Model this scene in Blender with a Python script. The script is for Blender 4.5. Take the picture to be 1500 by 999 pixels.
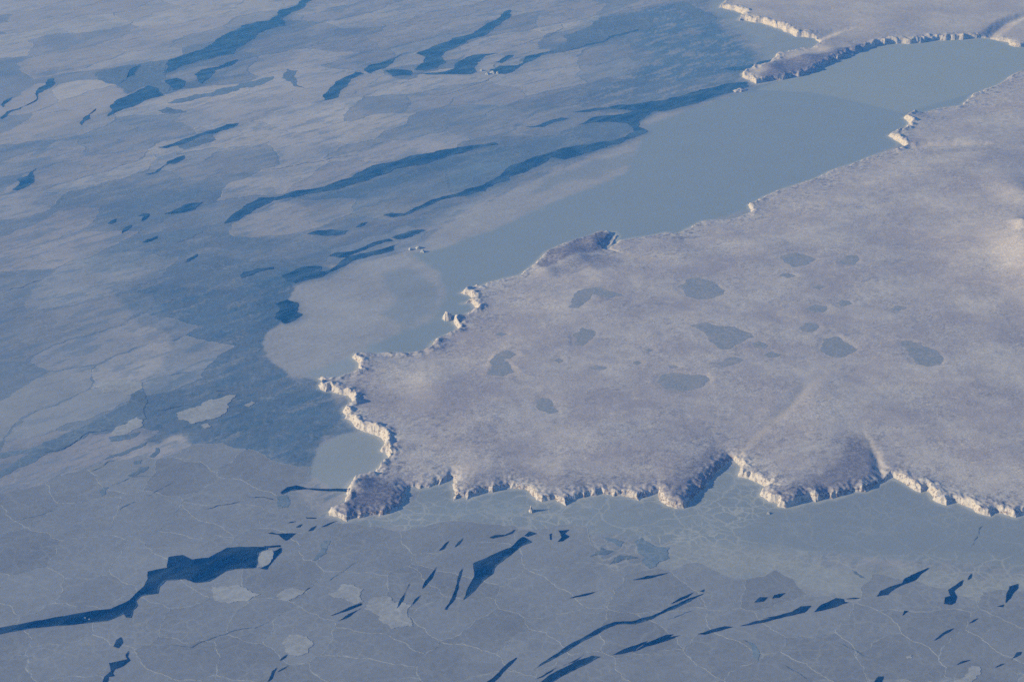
import bpy, math, random
import numpy as np
from mathutils import Vector, Matrix
from mathutils.geometry import delaunay_2d_cdt

random.seed(7)
R = math.radians
sc = bpy.context.scene
for o in list(bpy.data.objects):
    bpy.data.objects.remove(o, do_unlink=True)

# ------------------------------------------------------------------ camera, sky, sun, exposure
CAM_H = 10000.0            # airliner height above the sea ice, metres
DEP = R(25.0)              # camera looks this far below the horizon
HFOV = R(32.0)
cam_d = bpy.data.cameras.new('camera')
cam = bpy.data.objects.new('camera', cam_d)
sc.collection.objects.link(cam)
cam.location = (0, 0, CAM_H)
cam.rotation_euler = (math.pi / 2 - DEP, 0, 0)
cam_d.sensor_width = 36.0
cam_d.lens = 18.0 / math.tan(HFOV / 2)
cam_d.clip_start = 10.0
cam_d.clip_end = 400000.0
sc.camera = cam

SUN_EL = R(18.5)
SUN_X, SUN_Y = -0.975, -0.222          # horizontal direction towards the sun
world = bpy.data.worlds.new('World')
sc.world = world
world.use_nodes = True
wn = world.node_tree.nodes
sky = wn.new('ShaderNodeTexSky')
sky.sky_type = 'NISHITA'
sky.sun_disc = False
sky.sun_elevation = SUN_EL
sky.sun_rotation = math.atan2(SUN_X, SUN_Y)
sky.altitude = 0
sky.air_density = 1.0
sky.dust_density = 0.6
sky.ozone_density = 1.5
wn['Background'].inputs['Strength'].default_value = 0.085
world.node_tree.links.new(sky.outputs[0], wn['Background'].inputs['Color'])
sun_d = bpy.data.lights.new('sun', 'SUN')
sun_d.energy = 4.9
sun_d.angle = R(0.53)
sun_d.color = (1.0, 0.895, 0.85)
sun = bpy.data.objects.new('sun', sun_d)
sc.collection.objects.link(sun)
sdir = Vector((SUN_X * math.cos(SUN_EL), SUN_Y * math.cos(SUN_EL), math.sin(SUN_EL)))
sun.rotation_euler = (-sdir).to_track_quat('-Z', 'Y').to_euler()
sun.location = (-20000, -6000, 9000)
sc.view_settings.view_transform = 'Standard'
sc.view_settings.look = 'None'
sc.view_settings.gamma = 1.0
sc.view_settings.use_curve_mapping = False
sc.view_settings.exposure = -0.08
sc.cycles.volume_bounces = 1
sc.cycles.max_bounces = 5
sc.cycles.diffuse_bounces = 2
sc.cycles.use_denoising = False

# ------------------------------------------------------------------ surveying: picture measurements -> ground metres
FPX = 750.0 / math.tan(HFOV / 2)
CD, SD = math.cos(DEP), math.sin(DEP)

def ground(x, y, z=0.0):
    """point of height z that the measured sight line (x, y) meets; arrays or scalars"""
    u = (np.asarray(x, float) - 750.0) / FPX
    v = (499.5 - np.asarray(y, float)) / FPX
    dy = CD + v * SD
    dz = -SD + v * CD
    t = (z - CAM_H) / dz
    return u * t, dy * t

def gp(pts, z=0.0):
    a = np.array([(p[0], p[1]) for p in pts], float)
    X, Y = ground(a[:, 0], a[:, 1], z)
    return np.stack([X, Y], 1)

def Z(ox, oy, pts):
    return [(ox + p[0] / 3.7, oy + p[1] / 3.7) for p in pts]

# ------------------------------------------------------------------ noise in numpy
def _hash(ix, iy, seed):
    h = (ix * 374761393 + iy * 668265263 + seed * 974711) & 0x7fffffff
    h = ((h ^ (h >> 13)) * 1274126177) & 0x7fffffff
    h = h ^ (h >> 16)
    return h

def gnoise(x, y, seed=0):
    x = np.asarray(x, float); y = np.asarray(y, float)
    x0 = np.floor(x).astype(np.int64); y0 = np.floor(y).astype(np.int64)
    fx = x - x0; fy = y - y0
    sx = fx * fx * fx * (fx * (fx * 6 - 15) + 10); sy = fy * fy * fy * (fy * (fy * 6 - 15) + 10)
    def g(ix, iy, dx, dy):
        a = (_hash(ix, iy, seed) % 4096) * (2 * math.pi / 4096)
        return np.cos(a) * dx + np.sin(a) * dy
    n00 = g(x0, y0, fx, fy); n10 = g(x0 + 1, y0, fx - 1, fy)
    n01 = g(x0, y0 + 1, fx, fy - 1); n11 = g(x0 + 1, y0 + 1, fx - 1, fy - 1)
    return ((n00 * (1 - sx) + n10 * sx) * (1 - sy) + (n01 * (1 - sx) + n11 * sx) * sy) * 1.5

def fbm(x, y, octaves=4, seed=0, gain=0.5):
    s = 0.0; a = 1.0; t = 0.0
    for k in range(octaves):
        s = s + a * gnoise(x * 2 ** k + 17.3 * k, y * 2 ** k - 9.1 * k, seed + 31 * k)
        t += a; a *= gain
    return s / t

def sstep(a, b, x):
    t = np.clip((x - a) / (b - a), 0, 1)
    return t * t * (3 - 2 * t)

def sdf(px, py, poly, want=False):
    """signed distance (inside +) to a closed polygon; also nearest edge index and position"""
    px = np.asarray(px, float); py = np.asarray(py, float)
    best = np.full(px.shape, 1e30); ins = np.zeros(px.shape, bool)
    bi = np.zeros(px.shape, np.int32); bt = np.zeros(px.shape)
    n = len(poly)
    for i in range(n):
        ax, ay = poly[i]; bx, by = poly[(i + 1) % n]
        ex, ey = bx - ax, by - ay
        l2 = ex * ex + ey * ey + 1e-9
        t = np.clip(((px - ax) * ex + (py - ay) * ey) / l2, 0, 1)
        d2 = (px - ax - t * ex) ** 2 + (py - ay - t * ey) ** 2
        m = d2 < best
        best = np.where(m, d2, best)
        if want:
            bi = np.where(m, i, bi); bt = np.where(m, t, bt)
        if ay != by:
            c = (ay > py) != (by > py)
            ins ^= c & (px < ex * (py - ay) / ey + ax)
    d = np.sqrt(best) * np.where(ins, 1, -1)
    return (d, bi, bt) if want else d

def polyline_dist(px, py, pl):
    best = np.full(px.shape, 1e30); bs = np.zeros(px.shape)
    L = [0.0]
    for i in range(len(pl) - 1):
        L.append(L[-1] + math.hypot(*(pl[i + 1] - pl[i])))
    for i in range(len(pl) - 1):
        ax, ay = pl[i]; ex, ey = pl[i + 1] - pl[i]
        l2 = ex * ex + ey * ey + 1e-9
        t = np.clip(((px - ax) * ex + (py - ay) * ey) / l2, 0, 1)
        d2 = (px - ax - t * ex) ** 2 + (py - ay - t * ey) ** 2
        m = d2 < best
        best = np.where(m, d2, best)
        bs = np.where(m, (L[i] + t * (L[i + 1] - L[i])) / L[-1], bs)
    return np.sqrt(best), bs

# ------------------------------------------------------------------ mesh and object helpers
def link(name, me, mat=None, parent=None, smooth=False):
    if mat: me.materials.append(mat)
    if smooth:
        me.polygons.foreach_set('use_smooth', np.ones(len(me.polygons), bool))
    o = bpy.data.objects.new(name, me)
    sc.collection.objects.link(o)
    if parent: o.parent = parent
    return o

def quads_mesh(name, co, quads, attrs=None):
    me = bpy.data.meshes.new(name)
    me.vertices.add(len(co)); me.vertices.foreach_set('co', np.asarray(co, np.float32).ravel())
    k = quads.shape[1]
    me.loops.add(quads.size); me.loops.foreach_set('vertex_index', quads.astype(np.int32).ravel())
    me.polygons.add(len(quads))
    me.polygons.foreach_set('loop_start', np.arange(0, quads.size, k, dtype=np.int32))
    me.update(calc_edges=True)
    for an, arr in (attrs or {}).items():
        if arr.ndim == 2:
            a = me.attributes.new(an, 'FLOAT_COLOR', 'POINT')
            c4 = np.ones((len(co), 4), np.float32); c4[:, :3] = arr
            a.data.foreach_set('color', c4.ravel())
        else:
            a = me.attributes.new(an, 'FLOAT', 'POINT')
            a.data.foreach_set('value', arr.astype(np.float32))
    return me

def root_at(name, c):
    e = bpy.data.objects.new(name, None); sc.collection.objects.link(e)
    e.location = (float(c[0]), float(c[1]), 0.0); e.empty_display_size = 50.0
    return e

def adopt(parent, child):
    child.parent = parent
    child.matrix_parent_inverse = Matrix.Translation(-parent.location)

def tag(o, label=None, cat=None, group=None, kind=None):
    if label: o['label'] = label
    if cat: o['category'] = cat
    if group: o['group'] = group
    if kind: o['kind'] = kind
    return o

# ------------------------------------------------------------------ materials
def mat_new(name):
    m = bpy.data.materials.new(name); m.use_nodes = True
    nt = m.node_tree
    b = nt.nodes['Principled BSDF']
    b.inputs['Specular IOR Level'].default_value = 0.15
    return m, nt, b

class NB:
    def __init__(s, nt): s.nt = nt; s.L = nt.links
    def pos(s, sx=1, sy=1, rot=0):
        g = s.nt.nodes.new('ShaderNodeNewGeometry')
        m0 = s.nt.nodes.new('ShaderNodeMapping'); mp = s.nt.nodes.new('ShaderNodeMapping')
        s.L.new(g.outputs['Position'], m0.inputs['Vector']); s.L.new(m0.outputs[0], mp.inputs['Vector'])
        m0.inputs['Rotation'].default_value = (0, 0, -rot)
        mp.inputs['Scale'].default_value = (sx, sy, 1)
        return mp.outputs[0]
    def noise(s, vec, scale, detail=5, rough=0.55, dist=0.0):
        n = s.nt.nodes.new('ShaderNodeTexNoise')
        n.inputs['Scale'].default_value = scale; n.inputs['Detail'].default_value = detail
        n.inputs['Roughness'].default_value = rough; n.inputs['Distortion'].default_value = dist
        s.L.new(vec, n.inputs['Vector'])
        return n.outputs[0]
    def rng(s, v, a, b, c=0.0, d=1.0):
        n = s.nt.nodes.new('ShaderNodeMapRange')
        for i, q in enumerate((a, b, c, d)): n.inputs[1 + i].default_value = q
        s.L.new(v, n.inputs[0]); return n.outputs[0]
    def math(s, op, a, b=None, c=None):
        n = s.nt.nodes.new('ShaderNodeMath'); n.operation = op
        for i, q in enumerate((a, b, c)):
            if q is None: continue
            if isinstance(q, (int, float)): n.inputs[i].default_value = q
            else: s.L.new(q, n.inputs[i])
        return n.outputs[0]
    def mix(s, f, a, b, mode='MIX'):
        n = s.nt.nodes.new('ShaderNodeMix'); n.data_type = 'RGBA'; n.blend_type = mode
        for i, q in ((0, f), (6, a), (7, b)):
            if isinstance(q, (int, float)): n.inputs[i].default_value = q
            elif isinstance(q, tuple): n.inputs[i].default_value = (*q, 1)
            else: s.L.new(q, n.inputs[i])
        return n.outputs[2]
    def attr(s, name):
        n = s.nt.nodes.new('ShaderNodeAttribute'); n.attribute_name = name
        return n
    def bump(s, h, strength, dist):
        n = s.nt.nodes.new('ShaderNodeBump')
        n.inputs['Strength'].default_value = strength; n.inputs['Distance'].default_value = dist
        s.L.new(h, n.inputs['Height']); return n.outputs[0]
    def voronoi_edge(s, vec, scale, rand=1.0):
        n = s.nt.nodes.new('ShaderNodeTexVoronoi'); n.feature = 'DISTANCE_TO_EDGE'
        n.inputs['Scale'].default_value = scale; n.inputs['Randomness'].default_value = rand
        s.L.new(vec, n.inputs['Vector']); return n.outputs['Distance']
    def warp(s, vec, scale, amt):
        n = s.nt.nodes.new('ShaderNodeTexNoise'); n.inputs['Scale'].default_value = scale
        n.inputs['Detail'].default_value = 4
        s.L.new(vec, n.inputs['Vector'])
        a = s.nt.nodes.new('ShaderNodeVectorMath'); a.operation = 'SUBTRACT'
        s.L.new(n.outputs['Color'], a.inputs[0]); a.inputs[1].default_value = (0.5, 0.5, 0.5)
        m = s.nt.nodes.new('ShaderNodeVectorMath'); m.operation = 'SCALE'
        s.L.new(a.outputs[0], m.inputs[0]); m.inputs['Scale'].default_value = amt
        q = s.nt.nodes.new('ShaderNodeVectorMath'); q.operation = 'ADD'
        s.L.new(vec, q.inputs[0]); s.L.new(m.outputs[0], q.inputs[1])
        return q.outputs[0]
    def val_color(s, col, v):
        """scale a colour by a value"""
        n = s.nt.nodes.new('ShaderNodeVectorMath'); n.operation = 'SCALE'
        if isinstance(col, tuple): n.inputs[0].default_value = col
        else: s.L.new(col, n.inputs[0])
        s.L.new(v, n.inputs['Scale']); return n.outputs[0]

def ice_shader(name, color=None, speck=1.0, net=1.0, rand=0.0, rough=0.7):
    """frozen sea: albedo from the ice type, then grain, drift streaks and a net of healed cracks"""
    m, nt, b = mat_new(name); n = NB(nt)
    p = n.pos()
    if color is None:
        base = n.attr('albedo').outputs['Color']; tex = n.attr('texture').outputs['Fac']
    else:
        base = color; tex = None
    big = n.noise(n.warp(p, 0.0006, 900), 0.0011, 6, 0.6)
    streak = n.noise(n.pos(0.3, 1, R(44)), 0.007, 7, 0.66, 0.4)
    fine = n.noise(p, 0.018, 6, 0.7)
    v = n.math('ADD', n.rng(big, 0.25, 0.75, -0.12, 0.12), n.rng(streak, 0.25, 0.75, -0.09, 0.09))
    v = n.math('ADD', v, n.rng(fine, 0.25, 0.75, -0.16, 0.16))
    if tex is not None:
        v = n.math('MULTIPLY', v, tex)
    v = n.math('MULTIPLY', v, speck)
    v = n.math('ADD', v, 1.0)
    if rand:
        oi = nt.nodes.new('ShaderNodeObjectInfo')
        v = n.math('ADD', v, n.rng(oi.outputs['Random'], 0, 1, -rand, rand))
    col = n.val_color(base, v)
    if tex is not None:
        fk = n.attr('fleck').outputs['Fac']
        ps = n.warp(n.pos(0.26, 1, R(44)), 0.003, 70)
        f1 = n.noise(ps, 0.0042, 9, 0.66); f2 = n.noise(ps, 0.0095, 7, 0.64)
        zone = n.noise(n.warp(p, 0.0007, 600), 0.0009, 4, 0.6)
        dk = n.math('MULTIPLY', n.rng(f1, 0.53, 0.56), n.rng(zone, 0.42, 0.52))
        dk = n.math('MAXIMUM', dk, n.math('MULTIPLY', n.rng(f2, 0.545, 0.575), n.rng(zone, 0.58, 0.46)))
        col = n.mix(n.math('MULTIPLY', n.math('MULTIPLY', dk, fk), 0.5), col, (0.135, 0.23, 0.37))
        pl = n.math('MULTIPLY', n.rng(f1, 0.455, 0.40), n.rng(n.noise(p, 0.02, 5, 0.7), 0.42, 0.6))
        col = n.mix(n.math('MULTIPLY', n.math('MULTIPLY', pl, fk), 0.35), col, (0.50, 0.545, 0.62))
    if net:
        pv = n.warp(n.warp(p, 0.002, 340), 0.012, 55)
        e1 = n.rng(n.voronoi_edge(pv, 0.0021), 0.0, 0.03, 1, 0)
        e2 = n.rng(n.voronoi_edge(pv, 0.0060), 0.0, 0.075, 1, 0)
        gate = n.rng(n.noise(p, 0.0012, 3), 0.42, 0.62)
        e = n.math('MAXIMUM', n.math('MULTIPLY', e1, 0.5), n.math('MULTIPLY', n.math('MULTIPLY', e2, gate), 0.75))
        if tex is not None: e = n.math('MULTIPLY', e, n.attr('net').outputs['Fac'])
        col = n.mix(n.math('MULTIPLY', e, net), col, (0.52, 0.59, 0.66))
    nt.links.new(col, b.inputs['Base Color'])
    b.inputs['Roughness'].default_value = rough
    h = n.noise(p, 0.02, 7, 0.65)
    nb = n.bump(h, 0.45, 2.2)
    nt.links.new(nb, b.inputs['Normal'])
    return m

M = {}
M['sea_ice'] = ice_shader('sea_ice')
M['floe'] = ice_shader('floe_ice', (0.26, 0.308, 0.39), 0.9, 0.28, 0.10)
M['drift'] = ice_shader('drift_floe', None, 1.0, 0.6, 0.0)
M['ridge'] = ice_shader('ridge_ice', (0.385, 0.45, 0.53), 1.0, 0, 0.04)
M['pale'] = ice_shader('snowy_floe', (0.365, 0.42, 0.505), 1.6, 0.7, 0.05)
M['young'] = ice_shader('young_ice', (0.175, 0.255, 0.37), 1.3, 0.35, 0.12, 0.5)
def lake_shader():
    m, nt, b = mat_new('lake_ice'); n = NB(nt); p = n.pos()
    f = n.noise(n.warp(p, 0.01, 40), 0.035, 4, 0.7)
    c = n.mix(n.rng(f, 0.47, 0.56, 0, 0.6), (0.26, 0.315, 0.41), (0.42, 0.455, 0.54))
    c = n.mix(n.rng(n.noise(n.warp(p, 0.004, 90), 0.006, 5, 0.6), 0.5, 0.66, 0, 0.5), c, (0.42, 0.43, 0.50))
    nt.links.new(c, b.inputs['Base Color']); b.inputs['Roughness'].default_value = 0.6
    nt.links.new(n.bump(n.noise(p, 0.03, 5), 0.3, 2.0), b.inputs['Normal'])
    return m
M['lake'] = lake_shader()

def water_shader(name, col, rime):
    m, nt, b = mat_new(name); n = NB(nt)
    p = n.pos(0.35, 1, R(44))
    f = n.rng(n.noise(n.warp(p, 0.004, 120), 0.005, 7, 0.66), 0.44, 0.66, 0, rime)
    nt.links.new(n.mix(f, col, (0.12, 0.21, 0.33)), b.inputs['Base Color'])
    b.inputs['Roughness'].default_value = 0.22
    b.inputs['Specular IOR Level'].default_value = 0.28
    nt.links.new(n.bump(n.noise(n.pos(), 0.05, 5), 0.2, 0.4), b.inputs['Normal'])
    return m
M['water'] = water_shader('open_water', (0.001, 0.026, 0.085), 0.35)
M['margin'] = water_shader('new_ice', (0.06, 0.125, 0.22), 0.9)
M['nilas'] = water_shader('nilas_water', (0.010, 0.060, 0.13), 0.75)

def land_shader():
    m, nt, b = mat_new('snowy_tundra'); n = NB(nt)
    p = n.pos()
    g = nt.nodes.new('ShaderNodeNewGeometry')
    sep = nt.nodes.new('ShaderNodeSeparateXYZ'); nt.links.new(g.outputs['True Normal'], sep.inputs[0])
    big = n.noise(n.warp(p, 0.0005, 1200), 0.0009, 6, 0.6)
    mid = n.noise(n.warp(p, 0.003, 120), 0.0065, 7, 0.66)
    fine = n.noise(p, 0.042, 3, 0.7)
    grit = n.noise(n.warp(p, 0.01, 40), 0.021, 5, 0.72)
    clump = n.noise(n.warp(n.pos(0.7, 1, R(40)), 0.006, 60), 0.016, 6, 0.72)
    tund = n.mix(n.rng(big, 0.37, 0.63), (0.38, 0.39, 0.49), (0.545, 0.57, 0.665))
    tund = n.mix(n.rng(mid, 0.46, 0.66, 0, 0.6), tund, (0.37, 0.38, 0.465))
    tund = n.mix(n.rng(mid, 0.44, 0.30, 0, 0.6), tund, (0.60, 0.605, 0.66))
    zone = n.rng(n.noise(n.warp(p, 0.001, 700), 0.0017, 5, 0.6), 0.48, 0.60)
    shore = n.attr('shore').outputs['Fac']
    zone = n.math('MINIMUM', n.math('ADD', n.math('MULTIPLY', zone, 0.42), n.math('MULTIPLY', shore, n.rng(n.noise(p, 0.003, 4), 0.40, 0.55))), 1.0)
    sp = n.math('MULTIPLY', zone, n.rng(clump, 0.515, 0.565))
    tund = n.mix(n.math('MULTIPLY', sp, 0.75), tund, (0.53, 0.585, 0.67))
    dk = n.math('MULTIPLY', zone, n.rng(clump, 0.475, 0.425))
    tund = n.mix(n.math('MULTIPLY', dk, 0.75), tund, (0.135, 0.175, 0.275))
    # drainage lines and frost-cracked ground
    dl = n.noise(n.warp(p, 0.0012, 500), 0.0016, 5, 0.55)
    line = n.rng(n.math('ABSOLUTE', n.math('SUBTRACT', dl, 0.5)), 0.0, 0.008, 1, 0)
    tund = n.mix(n.math('MULTIPLY', line, n.rng(n.noise(p, 0.0014, 3), 0.46, 0.60, 0, 0.55)), tund, (0.22, 0.235, 0.31))
    dl2 = n.noise(n.warp(p, 0.002, 300), 0.0011, 4, 0.5)
    line2 = n.rng(n.math('ABSOLUTE', n.math('SUBTRACT', dl2, 0.47)), 0.0, 0.014, 1, 0)
    tund = n.mix(n.math('MULTIPLY', line2, n.rng(n.noise(p, 0.0012, 3), 0.50, 0.60, 0, 0.5)), tund, (0.60, 0.60, 0.63))
    gr = n.math('ADD', n.math('MULTIPLY', n.rng(fine, 0.3, 0.7, -0.22, 0.22), n.rng(n.noise(p, 0.0015, 4, 0.6), 0.4, 0.6, 0.45, 1.25)), n.rng(grit, 0.28, 0.72, -0.08, 0.08))
    tund = n.val_color(tund, n.math('ADD', gr, 1.0))
    bare_shade = n.attr('bare_shade').outputs['Fac']  # painted slope shade together with dark rock colour
    bm = n.math('MULTIPLY', bare_shade, n.rng(grit, 0.40, 0.60, 1.0, 0.5))
    tund = n.mix(bm, tund, (0.14, 0.155, 0.245))
    snow = n.attr('drift').outputs['Fac']
    tund = n.mix(n.math('MULTIPLY', snow, n.rng(mid, 0.3, 0.6, 0.55, 1)), tund, (0.60, 0.59, 0.60))
    # steep ground: wind-crusted snow with bare rock showing in ribs
    rib = n.noise(n.pos(), 0.032, 6, 0.7, 0.5)
    steep = n.rng(sep.outputs['Z'], 0.88, 0.72)
    strata = n.noise(n.warp(n.pos(), 0.02, 20), 0.05, 3, 0.6)
    rsel = n.math('ADD', rib, n.math('MULTIPLY', n.attr('rocky_shade').outputs['Fac'], 0.09))  # extra dark rock stands in for shade on the shaded cliff stretches
    rock = n.mix(n.rng(rsel, 0.54, 0.60, 0, 0.88), (0.50, 0.52, 0.59), n.mix(n.rng(strata, 0.4, 0.6), (0.13, 0.11, 0.12), (0.21, 0.165, 0.15)))
    col = n.mix(steep, tund, rock)
    nt.links.new(col, b.inputs['Base Color'])
    b.inputs['Roughness'].default_value = 0.85
    hh = n.math('ADD', n.math('MULTIPLY', n.noise(p, 0.03, 7, 0.7), 1.0), n.math('MULTIPLY', clump, 1.2))
    nt.links.new(n.bump(hh, 0.4, 5.0), b.inputs['Normal'])
    return m
M['land'] = land_shader()

# ------------------------------------------------------------------ coast: (x, y, cliff height) per stretch, walked clockwise
def Q2(ox, oy, *pts):
    return [(ox + p[0] / 7.5, oy + p[1] / 7.5) for p in pts]
def Q(ox, oy, *pts):
    return [(ox + p[0] / 7.5, oy + p[1] / 7.5, p[2]) for p in pts]
MAIN = [
 ('sunlit cream cliff stepping down to the lower right corner', 0, [(1700,800,100),(1560,772,95)] + Q(1300,650,(1530,770,95),(1500,775,95),(1440,785,100),(1400,815,105),(1300,785,100),(1210,765,100),(1192,742,95),(1125,797,105),(1010,760,105),(930,715,105),(870,690,105),(790,652,100),(715,635,95),(700,642,95),(655,677,105),(580,655,105),(490,612,105),(478,570,105),(430,502,100),(405,512,95),(350,532,105),(290,505,105),(235,465,105),(190,440,105),(100,390,100),(50,368,95))),
 ('shaded cliff with pale buttresses right of the notch', 22, Q(1190,640,(868,452,95),(800,487,95),(760,500,90),(700,545,100),(630,580,105),(590,600,105),(520,597,105),(445,600,105),(432,608,100),(330,650,105),(250,672,110),(240,684,110),(195,674,105),(185,656,95),(120,690,105),(50,716,110))),
 ('short sunlit cliff on the right side of the notch', 0, Q(1010,650,(1400,642,110),(1320,622,105),(1308,604,95),(1180,672,110),(1060,702,110),(970,692,105),(960,652,100),(850,632,100),(780,572,95),(790,520,95),(850,480,100),(760,432,105),(640,377,100),(540,367,95),(538,300,95),(560,250,95),(500,190,90))),
 ('dark shaded cliff throwing a blue shadow on the ice', 40, Q(1010,650,(455,165,80),(400,215,95),(330,300,115),(230,410,120),(130,510,120),(40,595,115))),
 ('long ribbed cliff of lit buttresses and dark gullies', 13, Q(830,650,(1330,684,110),(1280,707,105),(1190,702,105),(1110,682,100),(1050,642,95),(1010,582,90),(1000,547,85),(960,556,85),(890,580,92),(812,598,95),(800,622,100),(740,592,95),(650,572,90),(560,562,85),(500,572,90),(490,552,85),(420,550,90),(392,545,90),(280,577,90),(262,560,85),(195,597,95),(170,585,85),(100,610,88)) + Q(650,650,(1380,622,90),(1353,652,92),(1345,692,98),(1220,612,85),(1200,622,88),(1110,637,95),(1090,642,95),(1020,622,90),(970,562,85),(958,520,80),(880,497,75),(800,492,70),(730,492,70),(718,472,70),(640,502,78),(540,537,86),(490,539,90),(480,520,82),(370,572,86),(285,597,90),(265,614,92),(250,592,86),(170,587,90),(120,627,95),(122,560,90),(100,482,80),(110,430,76))),
 ('low cliff around the small cove', 10, Q(470,650,(1455,392,70),(1438,370,60),(1305,458,58),(1288,432,52),(1180,482,52),(1080,497,52))),
 ('shaded seaward side of the hooked headland', 26, Q(470,650,(1035,478,50),(965,485,58),(950,550,80),(945,610,88),(905,660,90),(830,717,90),(740,767,88),(640,797,88),(628,772,84),(520,792,84),(430,822,80),(400,802,78),(340,827,76),(270,857,76))),
 ('sunlit edge of the hooked headland', 0, Q(470,650,(180,812,72),(95,792,58),(88,742,50),(170,715,55),(215,690,75),(270,620,90),(300,570,98),(288,480,98),(320,440,98),(380,380,95),(440,360,85))),
 ('curved cream cliff behind the round frozen cove', 0, Q(470,650,(520,362,75),(600,347,85),(583,310,85),(640,270,92),(700,200,96),(730,165,100),(718,100,110),(668,90,110)) + Q(440,530,(885,975,115),(942,930,120),(928,880,120),(850,820,120),(740,772,115),(690,762,110))),
 ('cream cliff steps north of the round cove', 0, Q(440,530,(640,742,100),(600,690,100),(545,642,95),(485,622,85),(502,590,95),(468,545,90),(500,500,95),(548,480,95),(562,430,100),(525,370,95),(470,362,80),(410,352,92),(340,322,92),(320,300,75),(280,327,92),(210,300,78),(213,250,72))),
 ('cream spur with a straight ice edge behind it', 0, Q(440,530,(250,215,50),(190,190,28),(280,180,50),(312,187,42),(415,182,36),(490,157,32),(600,112,55),(650,112,78),(628,75,78),(640,42,78)) + [(526,532,80),(516,524,70),(521,518,50),(538,520,40)] + Q(560,400,(0,882,36),(100,882,34),(260,887,38),(420,872,38))),
 ('horned cream cliffs beside the strait', 0, Q(560,400,(490,852,58),(520,842,78),(530,800,78),(570,750,72),(620,720,42),(690,690,38),(760,665,66),(800,652,82),(832,602,85),(780,545,88),(782,500,80),(830,476,60),(890,472,45),(945,442,42),(1000,422,78),(1032,400,92),(992,345,92),(972,330,76),(872,337,30),(960,310,68),(1002,282,88),(960,250,88),(900,235,72),(855,222,48),(930,182,68),(1000,162,58),(1062,140,45),(1085,158,36))),
 ('dark ridged promontory on the strait', 0, [(713,415,28),(721,413,28),(740,408,26),(762,403,28),(786,385,45),(799,370,55),(829,357,60),(862,347,60),(880,340,60),(900,340,50),(906,346,45),(897,358,50),(887,366,50)]),
 ('low far shore of the strait', 0, [(893,364,25),(907,353,25),(929,349,25),(953,346,25),(975,341,30),(994,343,25),(1010,334,30),(1029,324,30),(1062,322,25),(1083,319,30),(1100,311,60),(1097,300,65),(1108,296,55),(1118,289,30),(1140,280,30),(1195,262,35),(1216,251,45),(1251,240,35),(1273,231,35),(1295,224,35)]),
 ('zigzag cream cliff at the narrow inlet', 0, [(1316,220,70),(1326,215,95),(1312,206,95),(1300,199,80),(1322,192,95),(1332,181,95),(1324,173,70),(1338,165,70)]),
 ('low shore leading up the inlet', 0, [(1352,166,25),(1384,158,25),(1408,155,35),(1424,140,60),(1443,132,55),(1465,124,35),(1478,114,70),(1492,107,70),(1510,104,40),(1700,85,30),(2300,60,30)]),
 ('far inland edge', 0, [(4200,60,60),(4200,1500,60),(2300,1000,80)]),
]
RIM = {7: 26, 8: 34, 9: 40, 10: 22, 11: 24, 14: 30}     # groups whose brink stands above the ground behind it
FAR = [
 ('low far shore', 0, [(2300,20,50),(1700,55,50),(1530,66,75),(1500,69,75),(1486,69,75)]),
 ('ribbed far cliff above the inlet ice', 0, [(1473,63,56),(1449,57,68),(1432,57,93),(1411,58,100),(1385,59,100),(1359,61,100),(1332,65,100),(1305,64,100),(1278,69,93)]),
 ('shaded flank of the far spit', 20, [(1259,77,112),(1238,84,112),(1208,97,106),(1189,107,100),(1159,115,100),(1130,119,93)]),
 ('sunlit knob at the end of the far spit', 0, [(1108,124,93),(1089,114,75),(1086,108,62),(1102,101,100),(1116,97,62)]),
 ('small lit point on the far spit', 0, [(1122,95,50),(1135,89,75),(1139,80,75),(1150,77,37),(1176,73,37)]),
 ('cream far cliff curving around a bay', 0, [(1192,70,75),(1201,62,112),(1189,55,118),(1165,53,125),(1141,43,125),(1116,35,118),(1099,32,112)]),
 ('far cream point at the top edge', 0, [(1080,30,87),(1089,21,112),(1075,16,112),(1053,12,75),(1059,4,62),(1072,-3,62)]),
 ('far top shore', 0, [(1095,-12,62),(1200,-60,62),(1300,-170,62),(2300,-200,62)]),
]
def flat(groups):
    P, H, G, S_ = [], [], [], []
    for gi, (_, sh, pts) in enumerate(groups):
        for p in pts:
            P.append(p[:2]); H.append(p[2]); G.append(gi); S_.append(sh)
    return gp(P), np.array(H, float), np.array(G), np.array(S_, float)
C_MAIN, H_MAIN, G_MAIN, S_MAIN = flat(MAIN)
C_FAR, H_FAR, G_FAR, S_FAR = flat(FAR)
H_MAIN *= 0.71; S_MAIN *= 0.9; H_FAR *= 0.9

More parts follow.
